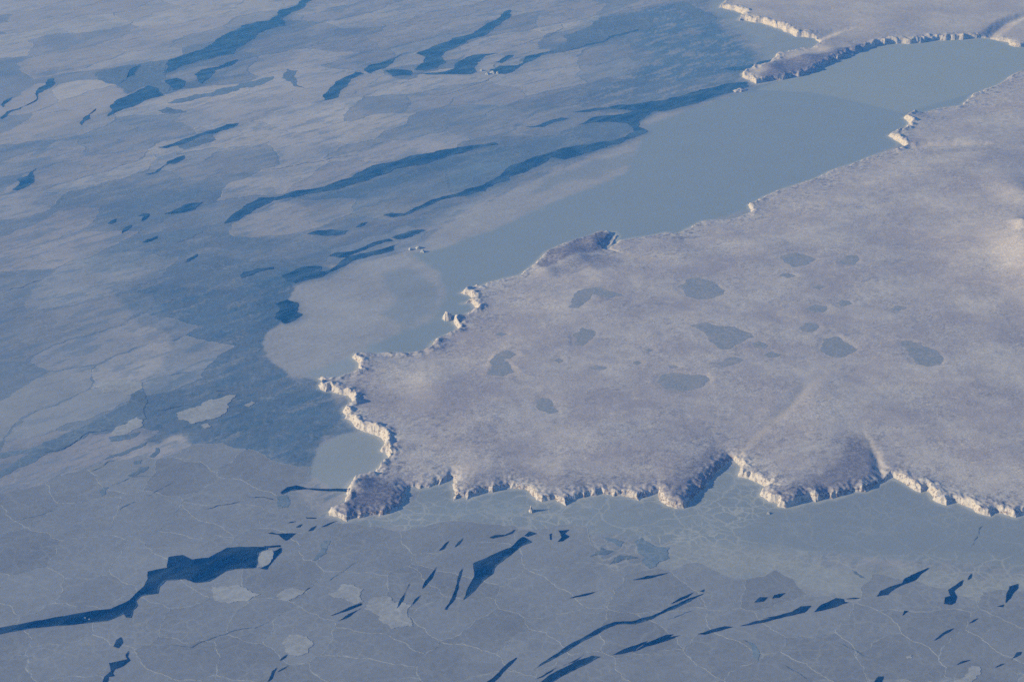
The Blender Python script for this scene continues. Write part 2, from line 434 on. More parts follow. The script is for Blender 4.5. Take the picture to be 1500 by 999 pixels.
# lakes measured on the plateau
def zl(ox, oy, *pts): return Z(ox, oy, pts)
LAKES = [
 ('frozen grey lake, broad oval below the dark promontory', zl(740,250,(930,630),(980,590),(1050,580),(1120,600),(1195,650),(1130,690),(1050,700),(980,680))),
 ('long kidney-shaped frozen lake near the middle of the plateau', zl(740,250,(1000,840),(1060,825),(1150,840),(1240,845),(1330,880),(1345,905),(1280,930),(1220,965),(1160,965),(1110,930),(1080,880))),
 ('tiny frozen pond at the right end of the long kidney-shaped lake', zl(740,250,(1335,935),(1380,925),(1425,945),(1400,965),(1350,960))),
 ('compact dark frozen lake left of the plateau centre', zl(740,250,(365,890),(420,850),(490,875),(470,910),(420,950),(375,945))),
 ('faint arc-shaped frozen lake below the dark promontory', zl(740,250,(340,740),(360,700),(430,640),(500,630),(600,660),(640,680),(560,690),(470,670),(440,710),(400,745))),
 ('pointed frozen lake with a pale drift on its upper shore', zl(1100,250,(160,465),(240,445),(320,465),(350,485),(300,510),(230,525))),
 ('small blue round frozen lake, uppermost on the plateau', zl(1100,250,(480,490),(520,460),(570,460),(585,485),(560,510),(510,515))),
 ('small lens-shaped pond, upper of the cluster of ponds', zl(1100,250,(330,635),(360,615),(410,628),(370,648))),
 ('small oval pond on the right of the pond cluster', zl(1100,250,(455,720),(490,700),(530,705),(550,722),(500,740))),
 ('small oval pond on the left of the pond cluster', zl(1100,250,(295,750),(350,725),(415,735),(400,765),(340,770))),
 ('lone lens-shaped pond, rightmost of the small ponds', zl(1100,250,(755,750),(790,730),(845,745),(800,765))),
 ('round frozen pond just above the notched round lake', zl(1100,250,(262,850),(300,825),(350,828),(370,850),(330,875),(280,872))),
 ('notched round frozen lake on the open plateau', [(1201,509),(1208,496),(1227,493),(1236,501),(1249,507),(1255,512),(1240,522),(1219,523),(1204,516)]),
 ('speckled teardrop frozen lake, rightmost of the large lakes', [(1320,500),(1335,500),(1352,507),(1372,513),(1381,523),(1376,535),(1358,537),(1342,533),(1330,520)]),
 ('small pond below the tiny pond of the kidney-shaped lake', zl(1100,500,(75,70),(110,55),(165,68),(130,88),(90,88))),
 ('large flat-topped frozen lake in the middle of the plateau', zl(740,500,(820,220),(850,180),(910,170),(1000,180),(1080,185),(1110,210),(1070,245),(1000,265),(920,275),(860,250))),
 ('slanting frozen pond with a pale rim above the flat-topped lake', zl(740,500,(1145,125),(1190,95),(1250,85),(1290,105),(1240,125),(1180,140))),
 ('dark teardrop lake, lowest of the frozen lakes', zl(740,500,(170,345),(200,305),(235,310),(255,350),(285,380),(230,392),(185,375))),
 ('faint thin pond in the middle left of the plateau', zl(740,500,(450,140),(490,128),(555,145),(510,158))),
 ('tiny pond left of the flat-topped lake', zl(740,500,(690,118),(720,105),(742,115),(715,128))),
 ('tiny pond right above the flat-topped lake', zl(740,500,(880,135),(910,128),(940,140),(900,148))),
 ('tiny faint pond left of the long kidney-shaped lake', zl(740,500,(755,45),(780,38),(805,48),(775,58))),
 ('small faint pond right of the crescent lake', zl(740,500,(260,105),(290,90),(315,105),(290,122))),
 ('crescent frozen lake, leftmost of the large lakes', zl(370,500,(1270,180),(1290,120),(1320,70),(1380,48),(1430,70),(1400,90),(1360,100),(1400,140),(1420,165),(1350,192))),
 ('tiny pond above the crescent lake, nearest the strait', zl(370,250,(1315,885),(1345,875),(1378,885),(1345,898))),
 ('faint thin pond below the pointed lake', zl(1100,250,(150,570),(200,555),(245,570),(200,582))),
]
PLAT = 98.0
LAKE_W, LAKE_LV = [], []

# valleys (polyline, floor height start, end, wall slope) and swells of the plateau
GULLY = [
 (gp([(1072,676),(1082,664),(1100,648),(1130,622),(1160,596),(1180,570),(1215,545)], 70), 96, 131, 0.12),
 (gp([(1297,706),(1291,690),(1283,668),(1273,648),(1262,632)], 60), 14, 118, 0.38),
 (gp([(889,362),(903,368),(925,376),(955,384)], 30), 2, 100, 0.40),
 (gp([(903,338),(895,352),(888,363)], 0), -3, 0, 0.5),
 (gp([(1334,214),(1352,212),(1390,213),(1450,214)], 60), 10, 112, 0.35),
]
GULLY_FAR = [
 (gp([(1447,58),(1458,48),(1475,36),(1500,26),(1540,18)], 20), 0, 70, 0.30),
 (gp([(1200,57),(1225,49),(1245,46)], 20), 10, 80, 0.3),
]
BUMP = [  # centre, sx, sy (m), height
 ((1570,365), 1300, 2600, 190), ((1496,348), 120, 260, 85), ((1515,385), 420, 1000, 150), ((1500,300), 300, 600, 50), ((1425,385), 420, 900, 16), ((1485,275), 400, 700, 35),
 ((505,738), 130, 300, 30), ((530,705), 110, 260, 26), ((985,715), 240, 420, 22), ((830,372), 230, 330, 34), ((800,392), 150, 260, 20), ((870,350), 130, 200, 30),
 ((1150,705), 260, 380, 14), ((700,640), 500, 900, 14), ((1190,600), 500, 900, 12), ((640,560), 260, 600, 16),
]
BUMP_FAR = [((1130,98), 200, 500, 40), ((1180,85), 260, 400, 35), ((1215,72), 200, 400, 25), ((1300,45), 700, 1200, 25)]

BARE_SHADE = [  # slope shade painted as dark ground, some real rock: outline, height, feather, amount
 (Q2(470,650,(300,560),(440,365),(620,360),(820,430),(960,490),(950,600),(860,700),(640,790),(300,830),(210,740)), 70, 60, .95),
 ([(786,384),(800,368),(830,355),(880,339),(902,342),(892,360),(880,366),(850,372),(820,385),(795,392)], 50, 50, .95),
 ([(800,392),(850,374),(885,370),(915,380),(905,392),(860,395),(810,402)], 70, 90, .5),
 ([(960,715),(985,690),(1020,665),(1045,650),(1066,660),(1066,675),(1040,700),(1010,735),(990,738)], 100, 90, .6),
 ([(1040,668),(1062,655),(1072,668),(1060,690),(1025,722),(1008,738),(1002,725)], 90, 40, .95),
 ([(1120,720),(1140,735),(1200,722),(1260,705),(1285,690),(1280,660),(1262,636),(1240,640),(1230,680),(1190,700)], 100, 90, .75),
 ([(670,705),(700,715),(760,700),(850,715),(960,708),(960,690),(850,695),(760,680),(690,690)], 90, 110, .45),
 ([(520,560),(560,575),(600,560),(580,600),(540,600)], 100, 120, .3),
 ([(560,640),(590,645),(620,640),(600,665),(575,665)], 110, 60, .4),
 ([(1350,218),(1400,217),(1460,220),(1400,226),(1350,226)], 80, 80, .4),
]
BARE_SHADE_FAR = [  # far spit and slopes: shade and rock painted dark the same way
 ([(1110,118),(1125,96),(1150,86),(1200,80),(1250,68),(1275,64),(1262,76),(1235,84),(1200,100),(1150,114)], 60, 120, .95),
 ([(1195,58),(1250,52),(1320,50),(1300,60),(1240,70),(1205,70)], 60, 250, .35),
 ([(1370,52),(1430,48),(1450,36),(1480,28),(1470,42),(1445,55)], 60, 200, .45),
]
def land_height(x, y, far=False):
    C, H, G, SH = (C_FAR, H_FAR, G_FAR, S_FAR) if far else (C_MAIN, H_MAIN, G_MAIN, S_MAIN)
    wx = x + 18 * gnoise(x / 330, y / 330, 3) + 17 * gnoise(x / 120, y / 120, 5) + 10 * gnoise(x / 46, y / 46, 9)
    wy = y + 18 * gnoise(x / 330, y / 330, 4) + 17 * gnoise(x / 120, y / 120, 6) + 10 * gnoise(x / 46, y / 46, 10)
    if far:
        wx = wx + 55 * gnoise(x / 190, y / 260, 55); wy = wy + 80 * gnoise(x / 190, y / 260, 56)
    d, bi, bt = sdf(wx, wy, C, True)
    n = len(C)
    hc0 = H[bi] * (1 - bt) + H[(bi + 1) % n] * bt
    # brink height and shoulder vary smoothly away from the coast
    sw = np.zeros_like(x); sh_ = np.zeros_like(x); ss = np.zeros_like(x); sr = np.zeros_like(x)
    rimv = np.array([RIM.get(g_, 0) if not far else 0 for g_ in G], float)
    e2 = (40 + 0.35 * np.maximum(d, 0)) ** 2
    for i in range(n):
        w = 1.0 / ((x - C[i, 0]) ** 2 + (y - C[i, 1]) ** 2 + e2) ** 1.6
        sw += w; sh_ += w * H[i]; ss += w * SH[i]; sr += w * rimv[i]
    k0 = 1 - sstep(10, 90, d)
    hc = hc0 * k0 + sh_ / sw * (1 - k0)
    shd = ss / sw; rim = sr / sw
    hc = hc * (1 + ((0.45 if far else 0.24) * gnoise(x / 150, y / 150, 12) + 0.14 * gnoise(x / 55, y / 55, 13)) * (1 - sstep(60, 220, d)))
    grp = G[bi]
    rib = 1 - 2 * np.abs(gnoise(x / 74, y / 74, 20))
    rib2 = 1 - 2 * np.abs(gnoise(x / 31, y / 31, 22))
    run = 16 + 0.46 * hc
    ra = np.clip(0.75 + 1.1 * gnoise(x / 210, y / 210, 24), 0.1, 1.6)
    t = (d + (13 * ra * rib + 5 * rib2 - 7) * sstep(0, 25, d)) / run
    prof = 0.13 * sstep(0, 0.22, t) + 0.79 * (0.5 * sstep(0.12, 0.95, t) + 0.5 * np.clip((t - 0.12) / 0.8, 0, 1)) + 0.08 * sstep(0.9, 1.8, t)
    base = hc * prof - shd * prof * np.exp(-np.maximum(d - run, 0) / 130)
    base = base + rim * sstep(0.5, 1.1, t) * np.exp(-(np.maximum(d - run, 0) / 75) ** 2) * np.clip(0.45 + 1.3 * gnoise(x / 140, y / 140, 33), 0, 1.4)
    inland = sstep(120, 1500, d)
    plat = (80.0 if far else PLAT)
    base = base + (plat - hc) * inland * (d > 0)
    soft = sstep(50, 260, d)
    base = base + soft * (22 * fbm(x / 2100, y / 2100, 3, 40) + 5.5 * fbm(x / 620, y / 620, 3, 41) * sstep(-0.1, 0.4, gnoise(x / 2600, y / 2600, 44)) + 1.8 * fbm(x / 90, y / 90, 3, 42))
    for (c, sx, sy, h) in (BUMP_FAR if far else BUMP):
        cx, cy = ground(c[0], c[1], 90 if not far else 60)
        base = base + sstep(5, 120, d) * h * np.exp(-((x - cx) / sx) ** 2 - ((y - cy) / sy) ** 2)
    drift = np.zeros_like(base)
    for (pl, f0, f1, sl) in (GULLY_FAR if far else GULLY):
        bb = (x > pl[:, 0].min() - 700) & (x < pl[:, 0].max() + 700) & (y > pl[:, 1].min() - 900) & (y < pl[:, 1].max() + 900)
        if not bb.any(): continue
        gx = x[bb] + 22 * gnoise(x[bb] / 90, y[bb] / 90, 50); gy = y[bb] + 22 * gnoise(x[bb] / 90, y[bb] / 90, 51)
        q, s = polyline_dist(gx, gy, pl)
        fl = 0.77 * (f0 + (f1 - f0) * s) + np.maximum(q - 14, 0) * sl
        b0 = base[bb]
        nb = np.where(fl < b0, fl, b0)
        k = 12.0
        hmix = np.clip(0.5 + 0.5 * (b0 - fl) / k, 0, 1)
        nb = b0 * (1 - hmix) + fl * hmix - k * hmix * (1 - hmix)
        base[bb] = np.where(d[bb] > 0, nb, b0)
        drift[bb] = np.maximum(drift[bb], (1 - sstep(8, 60 + 90 * s, q)) * (0.9 - 0.55 * s) * np.clip(0.8 + 0.9 * fbm(gx / 120, gy / 120, 4, 52), 0.15, 1.1))
    if not far:
        for w, lv in zip(LAKE_W, LAKE_LV):
            mn = w.min(0) - 260; mx = w.max(0) + 260
            bb = (x > mn[0]) & (x < mx[0]) & (y > mn[1]) & (y < mx[1])
            if not bb.any(): continue
            e = sdf(x[bb], y[bb], w)
            m = sstep(-75, -10, e)
            base[bb] = base[bb] * (1 - m) + lv * m
            drift[bb] = np.maximum(drift[bb], 0.22 * (sstep(-42, -22, e) - sstep(-16, 4, e)))
    bare_shade = np.zeros_like(base)  # amount of painted slope shade and dark rock
    for pts, zz, ft, am in (BARE_SHADE_FAR if far else BARE_SHADE):
        w = gp(pts, zz)
        mn = w.min(0) - 900; mx = w.max(0) + 900
        bb = (x > mn[0]) & (x < mx[0]) & (y > mn[1]) & (y < mx[1])
        if not bb.any(): continue
        xb, yb = x[bb], y[bb]
        e = sdf(xb + 90 * fbm(xb / 300, yb / 300, 4, 77), yb + 150 * fbm(xb / 300, yb / 300, 4, 78), w)
        bare_shade[bb] = np.maximum(bare_shade[bb], sstep(-ft, ft, e) * am)
    if far: drift = np.maximum(drift, 0.28 * (1 - bare_shade))
    foot = sstep(-4, 3, d) * (1 - sstep(9, 24, d))
    drift = np.maximum(drift, foot)
    bare_shade = bare_shade * (1 - foot)
    base = np.where(d < 0, np.maximum(-14, d * 0.5), base)
    return base, d, grp, (drift, bare_shade, np.clip(shd / 25, 0, 1.3))  # last value: more rock on shaded cliffs, darkening painted in for shade

_lw, _ll = [], []
for _, p_ in LAKES:
    c_ = gp(p_, PLAT).mean(0)
    h_ = float(land_height(np.array([c_[0]]), np.array([c_[1]]))[0][0]) - 3.5
    _lw.append(gp(p_, h_)); _ll.append(h_)
LAKE_W += _lw; LAKE_LV += _ll

# ------------------------------------------------------------------ graded ground lattice (fine near, coarse beyond the view)
def graded(a, b, step, lo, hi):
    core = list(np.arange(a, b + 0.01, step))
    s, v = step, core[-1]
    while v < hi: s *= 1.35; v += s; core.append(v)
    s, v = step, core[0]
    while v > lo: s *= 1.35; v -= s; core.insert(0, v)
    return np.array(core)

def lattice(us, vs):
    U, V = np.meshgrid(us, vs)
    X, Y = ground(U, V)
    return X, Y

def cells(nu, nv):
    i, j = np.meshgrid(np.arange(nu - 1), np.arange(nv - 1))
    a = (j * nu + i).ravel()
    return np.stack([a + nu, a + nu + 1, a + 1, a], 1)     # counter-clockwise seen from above

def submesh(name, co, quads, attrs):
    used = np.unique(quads)
    remap = np.full(len(co), -1, np.int64); remap[used] = np.arange(len(used))
    return quads_mesh(name, co[used], remap[quads], {k: v[used] for k, v in attrs.items()})

# ------------------------------------------------------------------ land
def build_land(groups, far, name, label, ulo, uhi, vlo, vhi, olo, ohi, plo, phi, step, kf):
    us = graded(ulo, uhi, step, olo, ohi); vs = graded(vlo, vhi, step, plo, phi)
    X, Y = lattice(us, vs)
    nu, nv = len(us), len(vs)
    x, y = X.ravel(), Y.ravel()
    h, d, g, dr = land_height(x, y, far)
    q = cells(nu, nv)
    dq = d[q]
    keep = dq.max(1) > -70
    near = keep & (dq.min(1) < 190) 
    # only refine inside the surveyed window
    uu = np.tile(np.arange(nu - 1), nv - 1); vv = np.repeat(np.arange(nv - 1), nu - 1)
    inwin = (us[uu] >= ulo) & (us[uu + 1] <= uhi) & (vs[vv] >= vlo) & (vs[vv + 1] <= vhi)
    near &= inwin
    body = keep & ~near
    co = np.stack([x, y, h], 1)
    lo = link(name, submesh(name, co, q[body], {'drift': dr[0], 'bare_shade': dr[1], 'rocky_shade': dr[2], 'shore': np.exp(-np.maximum(d, 0) / 420)}), M['land'], smooth=True)
    tag(lo, label, kind='structure')
    # refined cliff belt
    ci, cj = uu[near], vv[near]
    W = (nu - 1) * kf + 1
    a, b = np.meshgrid(np.arange(kf), np.arange(kf))
    fi = (ci[:, None] * kf + a.ravel()[None]).ravel(); fj = (cj[:, None] * kf + b.ravel()[None]).ravel()
    fq = np.stack([(fj + 1) * W + fi, (fj + 1) * W + fi + 1, fj * W + fi + 1, fj * W + fi], 1)
    ids = np.unique(fq)
    I, J = ids % W, ids // W
    def interp(arr, k):
        c = np.minimum(k // kf, len(arr) - 2); f = (k - c * kf) / kf
        return arr[c] * (1 - f) + arr[c + 1] * f
    fx, fy = ground(interp(us, I), interp(vs, J))
    fh, fd, fg, fdr = land_height(fx, fy, far)
    fq = np.searchsorted(ids, fq)
    keepq = fd[fq].max(1) > -25
    fq = fq[keepq]
    fco = np.stack([fx, fy, fh], 1)
    qg = fg[fq[:, 0]]
    for gi in range(len(groups)):
        sel = fq[qg == gi]
        if len(sel) < 30: continue
        c = link('cliff', submesh('cliff', fco, sel, {'drift': fdr[0], 'bare_shade': fdr[1], 'rocky_shade': fdr[2], 'shore': np.exp(-np.maximum(fd, 0) / 420)}), M['land'], lo, smooth=True)
        c['label'] = groups[gi][0]
    return lo

build_land(MAIN, False, 'plateau_terrain', 'snow-dusted tundra plateau with frozen lakes and cream sea cliffs',
           440, 1540, 95, 790, 430, 2400, 60, 1300, 2.4, 4)
build_land(FAR, True, 'far_terrain', 'pale snowy far shore with a dark spit across the inlet',
           1040, 1540, -20, 140, 1030, 2300, -200, 150, 1.6, 3)

# ------------------------------------------------------------------ sea ice fields
us = graded(-30, 1530, 2.0, -1500, 3000); vs = graded(-16, 1016, 2.0, -380, 1900)
X, Y = lattice(us, vs)
nu, nv = len(us), len(vs)
x, y = X.ravel(), Y.ravel()
PACK = np.array((0.385, 0.42, 0.515)); PALE = np.array((0.47, 0.495, 0.575)); FAST = np.array((0.28, 0.37, 0.485))
MED = np.array((0.255, 0.335, 0.46))
GREEN = np.array((0.285, 0.36, 0.45)); YOUNG = np.array((0.145, 0.215, 0.32)); DARK = np.array((0.07, 0.165, 0.30))
LOWER = np.array((0.295, 0.345, 0.43))
alb = np.tile(PACK, (len(x), 1))
texa = np.ones(len(x)); neta = np.full(len(x), 0.25); fleck = np.full(len(x), 0.9)
cls = np.zeros(len(x), np.int8)         # 0 pack, 1 young, 2 fast
ca, sa = math.cos(R(44)), math.sin(R(44))
xs, ys = x * ca + y * sa, -x * sa + y * ca      # along and across the drift
n1 = fbm(xs / 5200, ys / 1500, 5, 60); n2 = fbm(xs / 1500, ys / 420, 5, 61); n3 = fbm(xs / 700, ys / 150, 5, 62, 0.6)
def blend(mask, col, tex=None, net=None, c=None, fk=None):
    global alb, texa, neta, fleck
    if fk is None and c is not None: fk = 0.0 if c == 2 else 1.0
    if fk is None and tex is not None: fk = min(1.0, max(0.0, (tex - 0.35) * 1.4))
    m = np.clip(mask, 0, 1)
    alb = alb * (1 - m[:, None]) + col * m[:, None]
    if tex is not None: texa = texa * (1 - m) + tex * m
    if net is not None: neta = neta * (1 - m) + net * m
    if fk is not None: fleck = fleck * (1 - m) + fk * m
    if c is not None: cls[m > 0.5] = c
def region(pts, feather, col, amt=1.0, tex=None, net=None, c=None, warp=1.0, raw=False):
    w = gp(pts)
    mn = w.min(0) - 3 * feather - 500; mx = w.max(0) + 3 * feather + 500
    bb = np.where((x > mn[0]) & (x < mx[0]) & (y > mn[1]) & (y < mx[1]))[0]
    if len(bb) == 0: return
    xb, yb = x[bb], y[bb]
    k = warp * (60 + 0.9 * feather)
    e = sdf(xb + 1.3 * k * fbm(xb / (5 * k), yb / (5 * k), 6, 70, 0.68), yb + 2.2 * k * fbm(xb / (5 * k), yb / (5 * k), 6, 71, 0.68), w)
    m = np.zeros(len(x)); m[bb] = sstep(-feather, feather, e) * amt
    blend(m, np.array(col), tex, net, c)

# drifting pack: bands of rubble, frozen leads and older floes
blend(sstep(0.05, 0.55, n1 + 0.5 * n2) * 0.55, PALE)
blend(sstep(0.06, 0.42, -n1 - 0.35 * n2) * 0.6, YOUNG)
blend(sstep(0.16, 0.30, -n3 - 0.3 * n2) * 0.5, YOUNG)
# large pieces seen from the air
region([(-200,-40),(330,-40),(420,20),(300,80),(240,95),(150,100),(60,100),(-200,120)], 260, PALE, 0.75, 0.7)
region([(-60,118),(60,112),(140,108),(185,140),(160,160),(120,190),(30,200),(-60,190)], 90, PALE, 0.75, 0.5)
region([(200,150),(400,100),(450,95),(500,130),(440,160),(350,170),(230,180)], 160, PALE, 0.6, 0.7)
region([(250,60),(420,25),(460,60),(420,95),(260,135),(160,165),(150,105)], 120, YOUNG, 0.5)
region([(860,30),(1040,-10),(1060,40),(1120,80),(1110,110),(1080,132),(960,165),(935,185),(930,205),(700,292),(520,382),(430,400),(340,335),(560,250),(740,205),(800,180),(640,160),(700,110)], 230, YOUNG, 0.68)
region([(480,130),(620,110),(860,30),(960,40),(780,140),(640,160)], 160, PALE, 0.35)
region([(770,110),(930,45),(960,60),(970,90),(900,120),(780,150),(600,160),(640,140)], 200, PACK, 0.6, 0.8)
region([(500,150),(560,150),(600,175),(590,195),(500,200),(420,180)], 120, PALE, 0.5)
region([(330,330),(380,302),(420,300),(500,320),(530,330),(430,345),(340,345)], 130, PACK, 0.8)
region([(390,330),(560,300),(640,300),(500,350),(400,370)], 130, PACK, 0.6)
region([(40,285),(150,268),(330,272),(420,290),(380,330),(230,325),(130,320),(60,300)], 180, YOUNG, 0.55, 1.3)
region([(180,300),(320,325),(420,350),(420,385),(250,400),(150,390)], 260, YOUNG, 0.62, 1.3)
region([(160,425),(240,415),(330,425),(425,395),(440,440),(392,488),(383,520),(430,550),(470,560),(505,600),(515,632),(474,640),(455,690),(400,688),(330,678),(285,655),(265,635),(215,645),(190,605),(215,560),(245,520),(252,490),(200,470)], 60, YOUNG, 0.92, 1.25, 0.1, 1)
region([(330,380),(425,392),(440,430),(400,485),(385,520),(335,500),(250,480),(270,430)], 220, DARK, 0.45, 1.2)
region([(350,590),(470,570),(505,610),(470,640),(455,688),(380,680),(330,640)], 200, DARK, 0.30, 1.5)
region(Z(0,500,[(-200,620),(180,580),(330,515),(450,462),(560,400),(700,333),(770,240),(850,420),(600,490),(420,540),(250,610),(150,670),(0,745),(-200,800),(-200,720),(60,660),(170,605)]), 22, YOUNG, 0.85, 1.0, 0.1, 1, 0.25)
region([(-60,560),(60,540),(150,560),(205,580),(180,610),(110,640),(0,668),(-60,668)], 120, LOWER * 1.08, 0.8, 0.6)
region([(0,470),(120,470),(230,490),(200,545),(60,545),(-60,540),(-60,480)], 260, YOUNG, 0.35, 1.3)
region([(60,370),(180,370),(240,400),(170,430),(180,470),(60,450)], 300, PALE, 0.35, 1.2)
def T(*pts): return [(p[0] / 1.9973, p[1] / 1.9973) for p in pts]
for pts, col, ft, am in (
 (T((130,100),(165,80),(215,105),(235,130),(190,148),(130,140)), MED, 40, .6), (T((245,105),(310,70),(375,65),(330,90),(265,120)), MED, 40, .6),
 (T((0,180),(60,165),(90,185),(60,220),(-20,220)), MED, 50, .6),
 (T((170,205),(285,215),(370,275),(310,330),(250,335),(160,380),(20,410),(-40,350),(100,290),(150,260)), PALE, 25, .8),
 (T((500,290),(650,258),(790,222),(830,212),(870,260),(800,290),(640,312),(520,317)), PALE, 25, .8),
 (T((285,215),(400,190),(485,185),(480,215),(520,250),(560,235),(640,200),(700,175),(725,188),(640,235),(560,262),(500,275),(440,290),(370,275),(330,240)), YOUNG, 22, .85),
 (T((90,400),(260,350),(450,310),(560,320),(640,345),(520,380),(380,400),(250,430),(120,440)), MED, 50, .7),
 (T((470,430),(600,385),(690,365),(760,355),(700,385),(640,395),(620,420),(540,442)), YOUNG, 22, .7),
 (T((-20,480),(150,465),(260,480),(200,520),(60,510)), MED, 40, .7), (T((95,590),(180,560),(260,540),(320,555),(280,590),(180,612),(110,607)), YOUNG, 25, .55),
 (T((255,628),(330,590),(420,560),(560,558),(700,560),(722,580),(620,592),(520,587),(440,612),(380,642),(300,657),(260,647)), YOUNG, 22, .65),
 (T((620,512),(900,497),(1060,460),(1142,438),(1000,483),(860,508),(740,522)), YOUNG, 20, .6),
 (T((640,390),(880,370),(1000,385),(900,430),(700,442),(640,430)), PALE, 50, .5), (T((890,330),(1060,328),(1152,370),(1050,388),(930,382)), PALE, 22, .7),
 (T((1000,300),(1200,270),(1490,230),(1490,400),(1300,420),(1150,400),(1200,350),(1080,330)), MED, 80, .7),
 (T((560,450),(760,440),(980,430),(900,480),(700,500),(560,490)), MED, 90, .5),
 (T((1000,600),(1200,520),(1400,460),(1500,450),(1500,545),(1300,592),(1150,632),(1040,642)), MED, 60, .75),
 (T((830,582),(960,552),(1100,502),(1280,452),(1440,420),(1492,440),(1380,468),(1250,516),(1120,556),(1000,596),(900,606)), DARK, 110, .65),
 (T((690,652),(740,612),(810,587),(900,607),(1000,642),(1010,682),(860,702),(740,692)), PACK, 22, .85),
 (T((900,620),(1020,640),(1120,620),(1060,682),(960,672)), MED, 40, .7), (T((590,680),(650,678),(740,700),(720,717),(640,697)), YOUNG, 20, .7),
 (T((400,702),(470,690),(482,712),(420,718)), YOUNG, 20, .6), (T((200,742),(330,700),(420,720),(400,790),(280,802)), MED, 60, .7),
 (T((330,832),(480,790),(640,750),(760,738),(900,770),(990,790),(1000,820),(860,852),(840,900),(790,960),(770,1004),(600,1012),(520,982),(500,920),(380,892)), YOUNG, 40, .7),
 (T((700,812),(800,780),(930,775),(1000,790),(960,812),(860,834),(760,842)), DARK, 30, .55), (T((750,880),(840,850),(850,900),(900,905),(800,960),(740,940)), DARK, 40, .5),
 (T((560,730),(700,720),(860,720),(940,735),(860,760),(700,760)), PACK, 40, .6), (T((420,860),(330,830),(340,880),(400,920),(470,940),(480,900)), MED, 30, .6),
 (T((60,760),(200,800),(330,840),(350,900),(250,960),(60,940),(-40,860)), PACK, 120, .6),
 ([(770,110),(930,45),(935,55),(890,95),(905,110),(870,120),(780,150),(640,160),(600,150),(700,125)], PACK, 30, .7),
 ([(850,30),(1000,5),(1060,45),(1100,80),(1112,100),(1000,120),(930,110),(960,80),(900,60)], DARK*1.3, 60, .5),
 ([(780,190),(870,170),(1000,155),(940,175),(820,200)], MED, 40, .6), ([(600,330),(700,290),(760,268),(700,300),(640,335)], MED, 30, .5),
):
    region(pts, ft, col, am, warp=0.55)
# southern pack
region([(-300,720),(160,690),(290,660),(450,695),(480,760),(700,770),(1000,790),(1500,830),(1800,840),(1800,1900),(-300,1900)], 200, LOWER, 0.85, 0.8, 0.9)
# land-fast ice
FASTB = [(383,505),(392,485),(436,463),(422,440),(432,420),(470,405),(560,378),(615,360),(640,338),(700,305),(760,272),(850,238),(938,198),(934,182),(960,166),(1060,140),(1090,135),(1140,110),(1300,70),(1600,55),(1600,130),(1340,200),(1150,290),(900,370),(700,440),(640,520),(540,545),(480,560),(455,556),(400,535)]
region(FASTB, 30, np.array((0.385,0.43,0.525)), 0.95, 1.15, 0.25, 2, 0.6)
region([(945,185),(1040,150),(1130,120),(1330,62),(1620,50),(1620,130),(1340,200),(1150,290),(900,372),(700,440),(640,520),(530,560),(545,505),(640,465),(652,425),(640,398),(600,372),(640,366),(720,338),(830,288),(915,255),(935,215)], 70, FAST, 0.97, 0.22, 0.0, 2, 0.7)
region([(560,400),(600,392),(640,420),(640,460),(590,480),(560,460),(575,440)], 90, FAST * 0.92, 0.6, 0.6, 0, 2)
region([(770,285),(850,262),(925,240),(930,222),(880,232),(800,262)], 90, FAST * 0.9, 0.6, 0.6, 0, 2)
region([(440,545),(500,530),(545,505),(560,515),(530,550),(470,560)], 80, FAST * 1.1, 0.7, 0.4, 0, 2)
region([(1110,132),(1190,136),(1260,150),(1322,166),(1345,160),(1430,135),(1640,85),(1640,50),(1290,60),(1200,95)], 26, np.array((0.335,0.42,0.505)), 0.95, 0.22, 0.0, 2, 0.15)
region([(1040,15),(1062,30),(1112,70),(1120,92),(1150,95),(1215,80),(1215,40),(1050,-10)], 70, GREEN * 1.1, 0.85, 0.3, 0, 2)
region([(452,690),(470,652),(500,635),(560,630),(580,690),(540,705),(520,722),(490,720),(465,705)], 34, np.array((0.33,0.41,0.50)), 0.95, 0.3, 0.05, 2, 0.5)
region([(500,762),(560,757),(610,735),(615,700),(1300,680),(1640,740),(1640,850),(1480,835),(1300,820),(1180,815),(1000,800),(900,782),(760,775),(600,778)], 90, GREEN, 0.9, 0.6, 1.0, 2)
region([(1125,752),(1200,735),(1300,700),(1400,735),(1600,765),(1620,815),(1400,812),(1200,812),(1110,800),(1100,775)], 90, np.array((0.265,0.335,0.435)), 0.9, 0.3, 0.25, 2)
region([(650,735),(740,722),(770,740),(760,752),(690,758),(620,752)], 60, FAST, 0.6, 0.3, 0.3, 2)
region([(940,795),(1100,805),(1250,835),(1480,840),(1640,850),(1640,870),(1300,872),(1150,860),(1000,850)], 140, np.array((0.36,0.425,0.49)), 0.75, 1.0, 0.4, 2)
# thin frosty skin trailing off the long lead
region([(400,292),(470,284),(560,262),(650,236),(730,212),(740,222),(640,262),(540,290),(430,300)], 90, DARK, 0.8, 0.8)
region([(720,215),(860,185),(940,170),(930,195),(740,262),(600,300)], 120, DARK * 1.25, 0.45)
region([(880,60),(1060,20),(1120,75),(1100,120),(960,150),(860,150)], 260, DARK * 1.3, 0.30, 1.4)
region([(830,40),(1000,-20),(1130,60),(1110,120),(960,165),(840,180),(700,230),(760,150)], 120, YOUNG, 0.0, 1.5)
blend(sstep(0.10, 0.16, n3 + 0.3 * n2) * sstep(0, 400, sdf(x, y, gp([(800,70),(1000,-30),(1140,60),(1110,125),(960,168),(840,185),(700,240),(640,250)]))) * 0.55, PACK)

